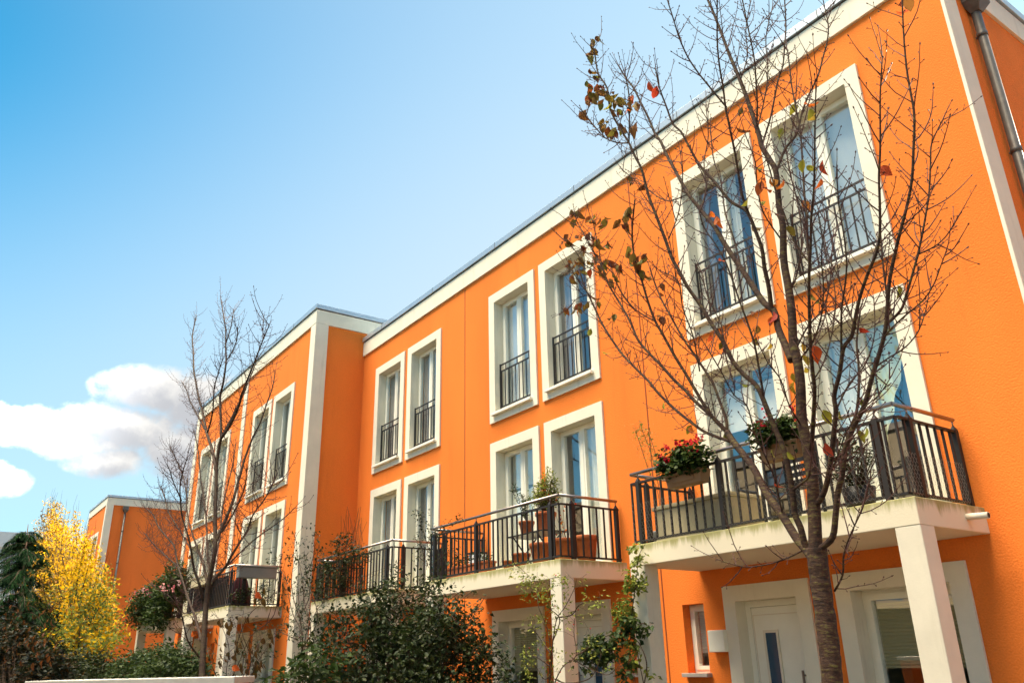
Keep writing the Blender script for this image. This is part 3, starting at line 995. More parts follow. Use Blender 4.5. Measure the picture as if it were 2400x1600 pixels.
A([(1772, 312), (1775, 255), (1772, 191), (1767, 134), (1753, 64), (1740, 0), (1735, -30)], 5, 2, -.2)
A([(1703, 252), (1676, 220), (1650, 188), (1635, 169), (1612, 134), (1593, 92), (1580, 51), (1564, 0)], 5, 2, -.3)
A([(1819, 404), (1840, 350), (1866, 316), (1878, 271), (1891, 233), (1917, 178), (1929, 134), (1939, 96), (1941, 57), (1933, 19)], 7, 2, .45)
A([(1901, 1062), (1909, 928), (1904, 864), (1899, 801), (1897, 737), (1896, 673), (1897, 622), (1900, 577), (1901, 514), (1907, 450), (1909, 398), (1910, 303), (1912, 223)], 12, 2.4, -.7)
A([(1898, 616), (1882, 597), (1859, 561), (1850, 536), (1837, 498), (1824, 469), (1805, 401), (1790, 350)], 5, 2.2, -.1)
A([(1896, 610), (1893, 560), (1891, 507), (1885, 450), (1877, 319), (1872, 287), (1856, 204), (1853, 178), (1846, 120)], 6.5, 2.2, .3)
A([(1905, 1190), (1918, 1177), (1933, 1149), (1946, 1091), (1952, 1034), (1959, 964), (1955, 928), (1968, 874), (1977, 816), (1996, 788), (2003, 753), (2015, 698), (2034, 641), (2054, 593), (2062, 545), (2062, 478), (2060, 414), (2063, 350), (2063, 287), (2063, 223), (2068, 134)], 15, 2.2, -.5)
A([(2006, 769), (1990, 730), (1977, 692), (1964, 648), (1945, 609), (1934, 570)], 5, 2, .3)
A([(1972, 830), (1972, 737), (1976, 698), (1982, 657), (1984, 609), (1977, 546), (1966, 480), (1962, 420)], 6, 2, -.3)
A([(1915, 1300), (1927, 1282), (1952, 1257), (1959, 1203), (1965, 1149), (1975, 1107), (1981, 1053), (2000, 1002), (2023, 957), (2035, 919), (2044, 883), (2060, 832), (2076, 769), (2081, 705), (2085, 657), (2098, 593), (2111, 539), (2124, 490), (2137, 424), (2141, 350), (2143, 271), (2133, 210), (2124, 153), (2117, 64), (2114, -20)], 17, 2.4, -.3)
A([(1981, 1050), (2000, 996), (2010, 948), (2013, 900), (2012, 850), (2008, 800), (2016, 730)], 9, 3, .35)
A([(2078, 760), (2111, 727), (2124, 692), (2137, 648), (2152, 593), (2162, 546), (2172, 491), (2178, 446), (2181, 382), (2184, 335), (2210, 280)], 7.5, 2.2, .2)
A([(2070, 800), (2079, 781), (2114, 746), (2162, 705), (2188, 667), (2203, 628), (2216, 593)], 5, 2, -.2)
A([(2151, 597), (2191, 577), (2216, 555), (2235, 526)], 4, 1.8, .1)
A([(2079, 700), (2070, 625), (2066, 577), (2062, 530)], 5, 3, .1)
A([(2050, 862), (2080, 840), (2120, 815), (2150, 780), (2166, 740), (2175, 700)], 4, 1.8, .25)
A([(1956, 1384), (1975, 1346), (1978, 1298), (1997, 1244), (2023, 1187), (2039, 1123)], 6, 2, -.4)
A([(1880, 1290), (1835, 1311), (1787, 1324), (1739, 1327), (1685, 1311)], 4.5, 1.8, -.2)
A([(1857, 1149), (1882, 1130), (1895, 1117), (1898, 1100)], 7, 4, -.1)
A([(1790, 930), (1778, 858), (1768, 806), (1752, 756), (1733, 705), (1717, 657), (1698, 609), (1676, 571), (1650, 533), (1640, 500)], 6, 2.2, -.3)
A([(1835, 1209), (1815, 1120), (1790, 1060), (1768, 1010), (1750, 950), (1720, 925), (1690, 870), (1660, 820)], 4.5, 2, -.5)
A([(1930, 1150), (1960, 1075), (1985, 1010), (2020, 960), (2060, 925), (2090, 880)], 4, 1.8, -.5)
A([(1900, 900), (1930, 850), (1950, 780), (1958, 700), (1950, 640)], 4, 1.8, .4)
A([(1860, 830), (1890, 770), (1930, 720), (1945, 660), (1950, 590)], 5, 2, .6)
A([(1427, 667), (1405, 615), (1383, 574), (1354, 523), (1347, 500)], 3, 1.6, .1)
A([(1405, 640), (1370, 620), (1350, 590), (1330, 568)], 3, 1.6, -.1)
A([(1410, 625), (1402, 575), (1394, 540), (1390, 515)], 2.6, 1.5, .1)
A([(1390, 700), (1362, 668), (1345, 640), (1333, 618)], 2.6, 1.5, -.1)
A([(1380, 690), (1352, 700), (1335, 720), (1325, 728)], 2.2, 1.4, -.1)
A([(1640, 870), (1625, 790), (1600, 720), (1590, 660), (1560, 640)], 3.5, 1.8, -.3)
A([(1869, 850), (1905, 800), (1925, 740), (1930, 670), (1925, 600), (1935, 520)], 6, 2, -.2)
A([(1850, 690), (1868, 640), (1880, 560), (1868, 470), (1850, 400), (1840, 330)], 5, 2, .5)
A([(1740, 640), (1720, 560), (1700, 500), (1690, 430), (1672, 370), (1665, 300)], 4.5, 1.8, .4)
A([(1640, 500), (1655, 440), (1650, 380), (1660, 320), (1655, 250)], 3.6, 1.6, .3)
A([(1720, 900), (1700, 830), (1690, 760), (1660, 700), (1645, 640)], 4, 1.8, .4)
A([(1960, 960), (1990, 900), (2030, 850), (2050, 780), (2048, 700)], 4.5, 1.8, .5)
A([(1775, 300), (1790, 240), (1800, 170), (1795, 90), (1810, 20)], 3.6, 1.6, .3)
A([(1735, 190), (1752, 130), (1748, 70), (1760, 0)], 3, 1.6, .3)
A([(1880, 1000), (1850, 950), (1830, 890), (1800, 850), (1775, 800)], 4.5, 1.8, -.6)
A([(1830, 560), (1790, 500), (1775, 440), (1770, 380), (1752, 330)], 4, 1.8, -.4)
A([(1567, 560), (1590, 500), (1600, 430), (1597, 380)], 3.2, 1.6, .2)
A([(1612, 455), (1560, 470), (1500, 430), (1460, 400)], 3.2, 1.6, .2)
mb = MB(); mb.tube(smooth(p0, 2), [r0[min(k // 2, len(r0) - 1)] for k in range(len(smooth(p0, 2)))], 16)
# bark lumps
for i, v in enumerate(mb.v):
    q = Vector(v); c = noise.noise(q * 14) * .006 + noise.noise(q * 35) * .003
    ax = p0[min(range(len(p0)), key=lambda k: (p0[k] - q).length)]
    mb.v[i] = tuple(q + (q - ax).normalized() * c)
trunk = mb.build('trunk', M['bark'])
mb = MB()
for sp, rr in MAIN:
    mb.tube(sp, rr, 9 if rr[0] > .012 else 6, True)
limbs = mb.build('limbs', M['bark'])
mb = MB()
T1.grow(mb, .030, .42, (.09, .42), .0042, .75, True, (.015, .05), .018)
twigs = mb.build('twigs', M['twig'])
mo, mr_, my = MB(), MB(), MB()


def cherry_leaf(mb, x, y, size=1.):
    k = min(T1.known, key=lambda k: (k[0] - x) ** 2 + (k[1] - y) ** 2)
    p = at(x, y, k[2] + rnd.uniform(-.05, .05))
    d = Vector((rnd.gauss(0, .45), rnd.gauss(0, .45), -1))
    nrm = Vector((rnd.gauss(0, 1), rnd.gauss(0, 1) - .6, rnd.gauss(0, .4)))
    L = .102 * size * rnd.uniform(.6, 1.2)
    q = p - d.normalized() * L * .5
    mb.bigleaf(q, d, nrm, L, L * .56, rnd.uniform(.15, .85), rnd.uniform(.08, .42))
    tw = at(k[0], k[1], k[2])
    if (tw - q).length < .25:
        twl.append((q, tw))


twl = []
for x, y in [(1390, 100), (1403, 97), (1380, 128), (1392, 122), (1388, 172), (1397, 188), (1377, 205), (1383, 222), (1400, 205), (1405, 218), (1412, 210), (1393, 237), (1408, 247), (1376, 232), (1418, 220), (1435, 222), (1424, 222),
             (1440, 245), (1447, 240), (1455, 246), (1475, 258), (1493, 252), (1436, 262), (1448, 272), (1412, 285), (1413, 300), (1425, 312), (1440, 310), (1456, 302), (1482, 300), (1432, 316), (1363, 272),
             (1340, 502), (1343, 525), (1357, 505), (1318, 570), (1325, 558), (1330, 575), (1383, 520), (1392, 515), (1405, 525), (1418, 522), (1355, 560), (1375, 555), (1385, 575), (1372, 585), (1390, 560), (1402, 578), (1422, 578), (1365, 588), (1398, 600),
             (1332, 620), (1345, 625), (1352, 618), (1365, 620), (1383, 618), (1395, 607), (1405, 628), (1412, 618), (1418, 640), (1432, 620), (1445, 627), (1452, 640), (1442, 655), (1430, 665), (1340, 655), (1350, 640), (1370, 640), (1408, 645),
             (1449, 520), (1462, 530), (1467, 512), (1470, 500), (1475, 590), (1483, 605), (1485, 625), (1495, 628), (1508, 605), (1505, 640), (1518, 650), (1500, 615), (1325, 730), (1348, 728), (1355, 720), (1370, 720), (1396, 708), (1403, 712),
             (1478, 422), (1502, 440), (1440, 745), (1548, 690), (1545, 745), (1552, 750), (1553, 672), (1735, 262), (1730, 310), (1715, 305), (1660, 510), (2115, 5), (2130, 8), (1775, 540), (1770, 735), (1776, 775), (1772, 805), (1905, 700), (1922, 705), (1690, 810), (1855, 540)]:
    cherry_leaf(mo, x, y, 1.15 if x < 1520 else .95)
    if x < 1520: cherry_leaf(mo, x + rnd.uniform(-9, 9), y + rnd.uniform(-9, 9), 1.)
for x, y in [(1522, 205), (1535, 218), (1480, 232), (1472, 262), (1360, 555), (1382, 640), (1425, 618), (1386, 595), (1352, 735), (1680, 520), (1685, 527), (1690, 612), (1790, 425), (1805, 432), (1815, 425), (1832, 435), (1780, 440), (1793, 450), (1890, 480), (1931, 395), (1925, 430), (2117, 30), (2075, 400), (1813, 748), (1805, 752), (1908, 838), (1915, 828), (2020, 775), (1942, 1056), (1665, 795), (1670, 505), (1830, 510), (1895, 250), (1620, 1010), (1820, 1140)]:
    cherry_leaf(mr_, x, y)
for x, y in [(1755, 475), (1790, 475), (1860, 255), (1905, 262), (1910, 275), (1880, 390), (1900, 395), (1830, 310), (1775, 400), (1555, 950), (1615, 1005), (1705, 1030), (1740, 905), (1803, 815), (1885, 815), (1890, 845), (1892, 870), (1860, 885), (1858, 910), (2022, 1020), (2035, 1015), (1810, 1065), (1850, 1068), (1970, 975), (2023, 945), (1382, 780), (1418, 830), (1938, 975), (2105, 685), (1430, 250), (1455, 310)]:
    cherry_leaf(my, x, y, .9)
pt = MB()
for a, c in twl:
    m = a.lerp(c, .5) + Vector((0, 0, .01)); pt.tube([a, m, c], .0013, 3, False)
leaves = mo.build('olive_leaves', M['leaf_olive']); leaves2 = mr_.build('red_leaves', M['leaf_red']); leaves3 = my.build('yellow_leaves', M['leaf_yellow'])
stalks = pt.build('leaf_stalks', M['twig'])
stalks['kind'] = 'stuff'


def adopt(root, *obs):
    for o in obs:
        o.parent = root
        o.location = -root.location


adopt(tt, trunk, limbs, twigs, leaves, leaves2, leaves3, stalks)

# ------------------------------------------------------------------ the thin bare tree further left
T2 = Tree(-5.0, 1.15)
MAIN = []
def A2(px, w0, w1, dY):
    MAIN.append(T2.limb(px, w0, w1, dY, 1))
t2 = thing('young_tree', at(473, 1583, -5.0), 'thin bare tree with upright branches in front of the projecting block', 'tree')
t2.location.z = 0
A2([(470, 1700), (473, 1583), (479, 1480), (484, 1404), (492, 1353), (504, 1285), (504, 1218), (506, 1151), (508, 1088), (515, 1039), (518, 1024), (517, 972), (516, 928), (522, 903), (527, 872), (530, 843), (529, 815), (529, 776), (524, 740), (518, 704)], 19, 1.8, .3)
A2([(530, 803), (541, 767), (548, 725)], 3, 1.6, .1)
A2([(532, 843), (545, 822), (555, 796), (557, 767)], 3, 1.6, -.2)
A2([(520, 1024), (535, 1003), (548, 979), (560, 950), (566, 926), (577, 897), (591, 862), (602, 834), (616, 797), (631, 762)], 8, 1.8, -.6)
A2([(616, 797), (617, 750)], 2.4, 1.4, .1)
A2([(516, 1030), (540, 985), (556, 952), (572, 920), (586, 885), (600, 850)], 6, 1.8, .5)
A2([(506, 1100), (502, 1075), (493, 1039), (484, 1012), (473, 957), (466, 933), (459, 895), (454, 866), (453, 824), (451, 786), (460, 741)], 9, 1.8, .5)
A2([(484, 1012), (474, 994), (457, 962), (444, 937), (438, 916), (428, 897)], 4, 1.6, .3)
A2([(486, 1014), (495, 983), (500, 950), (502, 910), (511, 876), (522, 841)], 4.5, 1.8, -.3)
A2([(505, 1270), (515, 1247), (531, 1211), (546, 1173), (555, 1140), (566, 1102), (575, 1070), (593, 1024), (609, 992), (624, 949), (639, 906), (645, 870)], 9, 1.8, .8)
A2([(520, 1245), (529, 1233), (553, 1191), (566, 1162), (575, 1135), (578, 1097)], 5, 1.8, -.5)
A2([(499, 1359), (529, 1327), (542, 1302), (561, 1272), (580, 1242), (593, 1206), (620, 1169), (640, 1130)], 8, 1.8, -.7)
A2([(500, 1352), (523, 1334), (555, 1302), (600, 1261), (660, 1218), (690, 1190)], 5, 1.6, .6)
A2([(488, 1380), (482, 1350), (476, 1321), (462, 1283), (453, 1257), (440, 1210), (437, 1170), (440, 1120)], 7, 1.8, .4)
A2([(479, 1420), (467, 1368), (455, 1334), (448, 1289), (441, 1257), (427, 1210), (423, 1173), (422, 1139), (428, 1106), (439, 1072)], 8, 1.6, -.6)
A2([(472, 1500), (457, 1445), (438, 1392), (421, 1338), (415, 1315), (408, 1279), (389, 1256), (371, 1233), (359, 1206), (340, 1190)], 8, 1.6, .6)
A2([(418, 1328), (389, 1302), (364, 1279), (351, 1264), (341, 1251)], 4, 1.5, .4)
A2([(426, 1173), (406, 1128), (398, 1102), (392, 1090)], 3, 1.4, -.3)
A2([(440, 1180), (430, 1120), (412, 1075), (400, 1050)], 3, 1.4, .5)
A2([(446, 1285), (420, 1240), (395, 1200), (385, 1160), (375, 1140)], 3.4, 1.4, .4)
A2([(493, 1353), (486, 1300), (484, 1230), (478, 1170), (470, 1120), (465, 1060), (455, 1010)], 6, 1.6, .9)
A2([(497, 1330), (515, 1260), (520, 1200), (530, 1150), (545, 1090), (552, 1040)], 5, 1.6, .9)
A2([(468, 1540), (440, 1500), (425, 1440), (400, 1400), (370, 1380)], 5, 1.6, -.7)
mb = MB()
for sp, rr in MAIN:
    mb.tube(sp, rr, 8 if rr[0] > .02 else 5, False)
mb.tube([t2.location - Vector((0, 0, .05)), MAIN[0][0][0]], [MAIN[0][1][0] * 1.2, MAIN[0][1][0]], 8)
tr2 = mb.build('trunk', M['bark2'])
mb = MB()
T2.grow(mb, .036, .55, (.12, .48), .0040, 1.0, True, (.02, .05), .03)
tw2 = mb.build('twigs', M['twig'])
lf = MB()
for x, y in [(560, 1225), (622, 1240), (394, 1250), (441, 1292), (445, 1300), (600, 1388), (545, 1560), (450, 1480)]:
    k = min(T2.known, key=lambda k: (k[0] - x) ** 2 + (k[1] - y) ** 2)
    p = at(x, y, k[2])
    lf.bigleaf(p, Vector((rnd.gauss(0, 1), rnd.gauss(0, .3), -.5)), Vector((.2, -1, .3)), .11, .07, .3, .2)
lv2 = lf.build('red_leaves', M['leaf_red'])
adopt(t2, tr2, tw2, lv2)


# ------------------------------------------------------------------ leafy masses
def foliage(mb, st, blobs, n_cl, per, spread, L, base=None, stem_r=.004, flat=.5, hang=0., W=.6, shell=.55, gap=None):
    """leaf clusters spread through ellipsoids (centre, radii); twigs run to the clusters from base"""
    tot = sum(r[0] * r[1] * r[2] for _, r in blobs)
    for c, r in blobs:
        m = max(1, int(n_cl * r[0] * r[1] * r[2] / tot))
        for _ in range(m):
            d = rv().normalized()
            u = rnd.random() ** (1 / 3) if rnd.random() > shell else rnd.uniform(.75, 1.08)
            q = Vector(c) + Vector((d.x * r[0], d.y * r[1], d.z * r[2])) * u
            if gap is not None and noise.noise(q * 1.9 + Vector((3, 1, 7))) < gap: continue
            if st is not None and base is not None and rnd.random() < .45:
                b0 = base if not callable(base) else base(q)
                mid = b0.lerp(q, .55) + rv(.08); mid.z += .08
                st.tube(smooth([b0, mid, q], 3), [stem_r * 1.6] * 3 + [stem_r] * 2 + [stem_r * .6] * 2, 4, False)
            k = int(per * rnd.uniform(.5, 1.5))
            for _ in range(k):
                p = q + Vector((rnd.gauss(0, spread), rnd.gauss(0, spread), rnd.gauss(0, spread)))
                dd = Vector((rnd.gauss(0, 1), rnd.gauss(0, 1), rnd.gauss(-hang, flat)))
                mb.leaf(p, dd, Vector((rnd.gauss(0, .5), rnd.gauss(0, .5) - .3, 1)), L * rnd.uniform(.6, 1.25), L * W * rnd.uniform(.7, 1.2))


def shrub(name, loc, label, cat, blobs, n_cl, per, spread, L, m, stem_m='stem', group=None, **k):
    t = thing(name, loc, label, cat, group)
    f, s = MB(), MB()
    foliage(f, s, blobs, n_cl, per, spread, L, base=Vector(loc), **k)
    adopt(t, f.build('foliage', M[m]))
    if s.v: adopt(t, s.build('stems', M[stem_m]))
    return t


def P(x, y, Y): return at(x, y, Y)


def blob(x, y, Y, rx, ry, rz): return (at(x, y, Y), (rx, ry, rz))


# dark rose thicket in front of the middle houses
bl = [blob(880, 1500, -3., .85, .6, .62), blob(970, 1470, -2.8, .75, .6, .62), blob(1040, 1530, -2.8, .7, .6, .6), blob(905, 1455, -2.9, .30, .3, .22), blob(1005, 1445, -2.7, .24, .25, .22),
      blob(820, 1560, -3.1, .75, .6, .5), blob(950, 1600, -3.0, 1.3, .7, .7), blob(1100, 1590, -2.7, .5, .5, .5)]
base = at(960, 1600, -2.9); base.z = 0
shrub('rose_thicket', base, 'large dark green rose thicket below the middle balconies', 'shrub', bl, 1080, 21, .09, .072, 'leaf_dark', hang=.35, gap=-.11)
t = bpy.data.objects['rose_thicket']
s = MB(); f = MB()
for x0, y0, x1, y1 in [(930, 1420, 905, 1372), (1000, 1400, 1012, 1352), (860, 1440, 850, 1415), (1060, 1450, 1075, 1400), (1040, 1460, 1080, 1385), (1090, 1480, 1135, 1400), (1075, 1460, 1120, 1420), (800, 1500, 775, 1460), (1020, 1560, 1010, 1440), (1100, 1540, 1145, 1510), (960, 1420, 935, 1375), (1080, 1470, 1105, 1385)]:
    a, c = at(x0, y0, -2.9), at(x1, y1, -2.6 + rnd.uniform(-.4, .2))
    pts = smooth([a, a.lerp(c, .5) + rv(.05), c], 4)
    s.tube(pts, .0045, 4, False)
    for p in pts[2:]:
        for _ in range(4):
            f.leaf(p + rv(.045), Vector((rnd.gauss(0, 1), rnd.gauss(0, 1), rnd.gauss(-.4, .5))), Vector((0, -.4, 1)), .055, .034)
sh_ = s.build('shoots', M['stem']); sh_['kind'] = 'stuff'
adopt(t, sh_, f.build('shoot_leaves', M['leaf_dark']))

# broad-leaved laurel at the foot of the thicket
base = at(735, 1600, -4.); base.z = 0
shrub('laurel_bush', base, 'small glossy green bush at the bottom, left of the rose thicket', 'shrub', [blob(735, 1580, -4., .35, .3, .28), blob(690, 1600, -4., .35, .3, .22)], 60, 7, .07, .12, 'leaf_green', W=.5)

# climber up the pilaster of the projecting block
t = thing('climbing_rose', at(712, 1590, -1.9) * 1, 'tall tangled climbing rose against the white pilaster between the blocks', 'climber')
t.location.z = 0
s, f = MB(), MB()
cl = [[(705, 1640), (712, 1560), (700, 1480), (712, 1400), (705, 1330), (690, 1275), (697, 1245)], [(715, 1640), (720, 1540), (728, 1470), (712, 1400), (722, 1340), (735, 1290), (733, 1252)],
      [(700, 1640), (698, 1560), (708, 1500), (700, 1430), (696, 1370), (700, 1310), (690, 1260)], [(720, 1600), (716, 1500), (735, 1440), (755, 1415), (778, 1400)],
      [(712, 1560), (706, 1480), (690, 1440), (675, 1400), (668, 1350), (650, 1330), (664, 1295)], [(710, 1520), (735, 1470), (745, 1430), (730, 1380), (740, 1330), (745, 1275)], [(705, 1490), (690, 1495), (660, 1480), (640, 1478)],
      [(716, 1510), (740, 1530), (760, 1540), (785, 1560)], [(706, 1450), (690, 1400), (685, 1350), (692, 1300)], [(712, 1430), (725, 1390), (716, 1340), (712, 1290)]]
for px in cl:
    Y = -1.75 + rnd.uniform(-.25, .25)
    pts = smooth([at(x + rnd.uniform(-3, 3), y, Y + rnd.uniform(-.08, .08)) for x, y in px], 5)
    s.tube(pts, [.011 - .008 * k / len(pts) for k in range(len(pts))], 5, False)
    for k, p in enumerate(pts[6:]):
        if rnd.random() < .75:
            e = p + Vector((rnd.gauss(0, .16), rnd.gauss(0, .1), rnd.gauss(.05, .12)))
            s.tube([p, p.lerp(e, .5) + rv(.02), e], .0028, 3, False)
            for _ in range(rnd.randint(3, 9)):
                f.leaf(e + rv(.06), Vector((rnd.gauss(0, 1), rnd.gauss(0, 1), rnd.gauss(-.5, .4))), Vector((0, -.4, 1)), rnd.uniform(.05, .10), .042)
foliage(f, None, [blob(735, 1490, -2., .28, .2, .3), blob(770, 1480, -1.9, .22, .2, .3), blob(770, 1530, -2.0, .2, .2, .25)], 34, 9, .06, .09, hang=.6)
adopt(t, s.build('canes', M['stem']), f.build('foliage', M['leaf_dark']))

# slender rose at the column of the middle balcony
t = thing('garden_rose', at(1285, 1640, -1.9), 'sparse rose with bare canes and a few lime leaves beside the middle column', 'shrub')
t.location.z = 0
s, f, h = MB(), MB(), MB()
cl = [[(1285, 1640), (1292, 1560), (1296, 1500), (1305, 1450), (1325, 1420), (1345, 1380), (1352, 1355)], [(1285, 1640), (1288, 1560), (1290, 1520), (1282, 1470), (1262, 1420), (1255, 1370), (1225, 1335), (1205, 1320)],
      [(1295, 1640), (1300, 1600), (1320, 1560), (1350, 1535), (1345, 1480), (1350, 1420), (1345, 1360)], [(1296, 1500), (1312, 1450), (1285, 1420), (1290, 1380), (1285, 1355)], [(1340, 1540), (1370, 1560), (1420, 1580), (1440, 1570)],
      [(1290, 1530), (1270, 1500), (1250, 1470), (1243, 1440)], [(1300, 1590), (1330, 1600), (1380, 1590), (1400, 1560), (1410, 1530)], [(1310, 1445), (1340, 1440), (1360, 1415), (1395, 1408), (1415, 1422)], [(1288, 1560), (1260, 1540), (1235, 1530), (1225, 1500)],
      [(1292, 1580), (1275, 1590), (1255, 1560), (1240, 1570)], [(1350, 1535), (1375, 1520), (1385, 1490)]]
for i, px in enumerate(cl):
    Y = -1.75 + rnd.uniform(-.2, .2)
    pts = smooth([at(x, y, Y + rnd.uniform(-.05, .05)) for x, y in px], 5)
    s.tube(pts, [.0085 - .006 * k / len(pts) for k in range(len(pts))], 5, False)
    for k, p in enumerate(pts[3:]):
        if rnd.random() < .7:
            e = p + Vector((rnd.gauss(0, .10), rnd.gauss(0, .07), rnd.gauss(.04, .08)))
            s.tube([p, p.lerp(e, .5) + rv(.012), e], .0019, 3, False)
            if rnd.random() < .55:
                for _ in range(rnd.randint(3, 6)):
                    f.leaf(e + rv(.03), Vector((rnd.gauss(0, 1), rnd.gauss(0, 1), rnd.gauss(-.3, .4))), Vector((0, -.4, 1)), rnd.uniform(.035, .06), .028)
            elif rnd.random() < .2:
                h.lathe([(0.001, -.008), (.007, -.004), (.008, .003), (.003, .009)], 7, e)
foliage(f, None, [blob(1245, 1375, -1.9, .18, .12, .14), blob(1275, 1385, -1.9, .16, .12, .14), blob(1312, 1370, -1.8, .14, .1, .1), blob(1390, 1412, -1.8, .14, .1, .06), blob(1255, 1450, -1.9, .12, .1, .1), blob(1215, 1345, -1.9, .1, .1, .06), blob(1240, 1560, -1.9, .1, .1, .2)], 70, 7, .03, .05, hang=.3)
hp = h.build('hips', M['bloom_red']); hp['kind'] = 'stuff'
adopt(t, s.build('canes', M['stem']), f.build('foliage', M['leaf_lime']), hp)

# vine on the left column of the nearest balcony
t = thing('wild_vine', at(1480, 1640, -1.45), 'lime and green vine hanging from the left column of the nearest balcony', 'climber')
t.location.z = 0
s, f, g = MB(), MB(), MB()
cl = [[(1500, 1640), (1512, 1590), (1515, 1550), (1500, 1510), (1485, 1490), (1480, 1450), (1487, 1390), (1493, 1340), (1498, 1300), (1512, 1275)], [(1510, 1640), (1508, 1600), (1500, 1560), (1490, 1500)], [(1485, 1490), (1460, 1480), (1420, 1490), (1385, 1500), (1360, 1505)],
      [(1487, 1400), (1470, 1420), (1452, 1450), (1440, 1470)], [(1490, 1480), (1505, 1460), (1515, 1465)], [(1488, 1380), (1500, 1370), (1510, 1380)]]
for px in cl:
    pts = smooth([at(x, y, -1.33 + rnd.uniform(-.04, .02)) for x, y in px], 5)
    s.tube(pts, [.008 - .005 * k / len(pts) for k in range(len(pts))], 5, False)
foliage(f, None, [blob(1493, 1300, -1.3, .08, .06, .12), blob(1488, 1345, -1.3, .1, .08, .12), blob(1483, 1365, -1.3, .1, .08, .08), blob(1508, 1372, -1.3, .06, .06, .06), blob(1462, 1430, -1.35, .13, .1, .14), blob(1485, 1520, -1.35, .08, .08, .16), blob(1465, 1335, -1.3, .05, .05, .04), blob(1470, 1380, -1.3, .07, .05, .04), blob(1520, 1580, -1.3, .05, .05, .05), blob(1395, 1500, -1.4, .1, .08, .06)], 120, 6, .03, .062, hang=.6, W=.75)
foliage(g, None, [blob(1475, 1470, -1.4, .16, .1, .14), blob(1400, 1520, -1.45, .28, .12, .14), blob(1365, 1545, -1.45, .12, .1, .14), blob(1440, 1495, -1.4, .16, .1, .1), blob(1500, 1470, -1.32, .12, .06, .1), blob(1420, 1545, -1.45, .12, .1, .1), blob(1515, 1475, -1.3, .07, .05, .07), blob(1475, 1560, -1.4, .12, .1, .12)], 130, 7, .035, .07, hang=.6, W=.8)
adopt(t, s.build('stems', M['stem']), f.build('lime_foliage', M['leaf_lime']), g.build('green_foliage', M['leaf_green']))

# golden hornbeam
YH = -3.2
t = thing('golden_tree', at(170, 1640, YH), 'upright tree in bright yellow autumn leaf at the left, in front of the distant gable', 'tree')
t.location.z = 0
s, f, f2, f3 = MB(), MB(), MB(), MB()
root = at(165, 1600, YH); root.z = 0
fork = at(165, 1560, YH)
s.tube([root, fork], [.13, .11], 10)
for i in range(240):
    u = rnd.random()
    x1 = 34 + 232 * rnd.betavariate(1.1, 1.05)
    ytop = {0: 1170}.get(-1, 0)
    # crown outline: two spires near x = 110 and 175, falling to the right
    for xa, ya in ((0, 0),):
        if x1 < 95: ytop = 1330 - (x1 - 55) * 2.6
        elif x1 < 140: ytop = 1172 + abs(x1 - 118) * 1.2
        elif x1 < 190: ytop = 1205 + abs(x1 - 172) * .9
        elif x1 < 215: ytop = 1250 + (x1 - 190) * 2.4
        else: ytop = 1312 + (x1 - 215) * 2.2
    y1 = ytop + (1540 - ytop) * (rnd.random() ** 1.4) * .85
    q = at(x1, y1, YH + rnd.uniform(-1.6, 1.6))
    b0 = fork + Vector((rnd.gauss(0, .12), rnd.gauss(0, .12), rnd.uniform(-.2, .7)))
    mid = b0.lerp(q, .45) + (q - fork) * Vector((.12, .12, 0)).x; mid.z -= .25
    pts = smooth([b0, mid, b0.lerp(q, .78) + rv(.08), q], 6)
    n = len(pts)
    s.tube(pts, [.03 * (1 - k / n) + .004 for k in range(n)], 4, False)
    if y1 < ytop + 40:
        e = q + Vector((rnd.gauss(0, .15), 0, rnd.uniform(.5, 1.1)))
        s.tube([q, q.lerp(e, .5) + rv(.03), e], [.006, .005, .003], 3, False)
    for k in range(int(n * .28), n):
        p = pts[k]
        for _ in range(rnd.randint(1, 3)):
            c = p + Vector((rnd.gauss(0, .17), rnd.gauss(0, .17), rnd.gauss(.05, .15)))
            tgt = f2 if (rnd.random() < .10 or (x1 < 128 and rnd.random() < .55) or (k < n * .55 and rnd.random() < .35)) else f
            for _ in range(rnd.randint(5, 9)):
                tg = f3 if (y1 > 1340 and rnd.random() < (p.z < 4.2) * .55) else tgt
                tg.leaf(c + rv(.09), Vector((rnd.gauss(0, 1), rnd.gauss(0, 1), rnd.gauss(.1, .7))), rv(), rnd.uniform(.08, .125), .058)
adopt(t, s.build('branches', M['bark2']), f.build('yellow_leaves', M['leaf_gold']), f2.build('rust_leaves', M['leaf_amber']), f3.build('green_leaves', M['leaf_lime']))

# dark conifer at the left edge
YC = -5.1
t = thing('conifer', at(35, 1600, YC), 'dark drooping conifer at the left edge, overlapping the yellow tree', 'tree')
t.location.z = 0
s, f = MB(), MB()
top = at(66, 1228, YC); root = Vector((t.location.x + .3, t.location.y, 0))
root.x = at(40, 1600, YC).x; root.y = YC
s.tube([root, top], [.16, .01], 8)
H = top.z
for k in range(260):
    u = rnd.random() ** .8
    z = H - .05 - u * (H - 1.0)
    p = root.lerp(top, z / H)
    a = rnd.uniform(0, 2 * math.pi)
    Lb = .22 + 2.25 * (1 - z / H) ** .75 * rnd.uniform(.75, 1.15)
    d = Vector((math.cos(a), math.sin(a), .12))
    pts = []
    for j in range(8):
        w = j / 7
        pts.append(p + d * (Lb * w) + Vector((0, 0, .22 * Lb * w - .62 * Lb * w * w)))
    s.tube(pts, [.014 - .0013 * j for j in range(8)], 3, False)
    for j in range(1, 8):
        tdir = (pts[j] - pts[j - 1]).normalized(); sdv = tdir.cross(Vector((0, 0, 1))).normalized()
        for _ in range(15):
            q = pts[j - 1].lerp(pts[j], rnd.random())
            dd = tdir * rnd.uniform(.4, 1.) + sdv * rnd.uniform(-1, 1) + Vector((0, 0, rnd.uniform(-.9, .1)))
            f.leaf(q, dd, Vector((0, 0, 1)), rnd.uniform(.16, .42), .03)
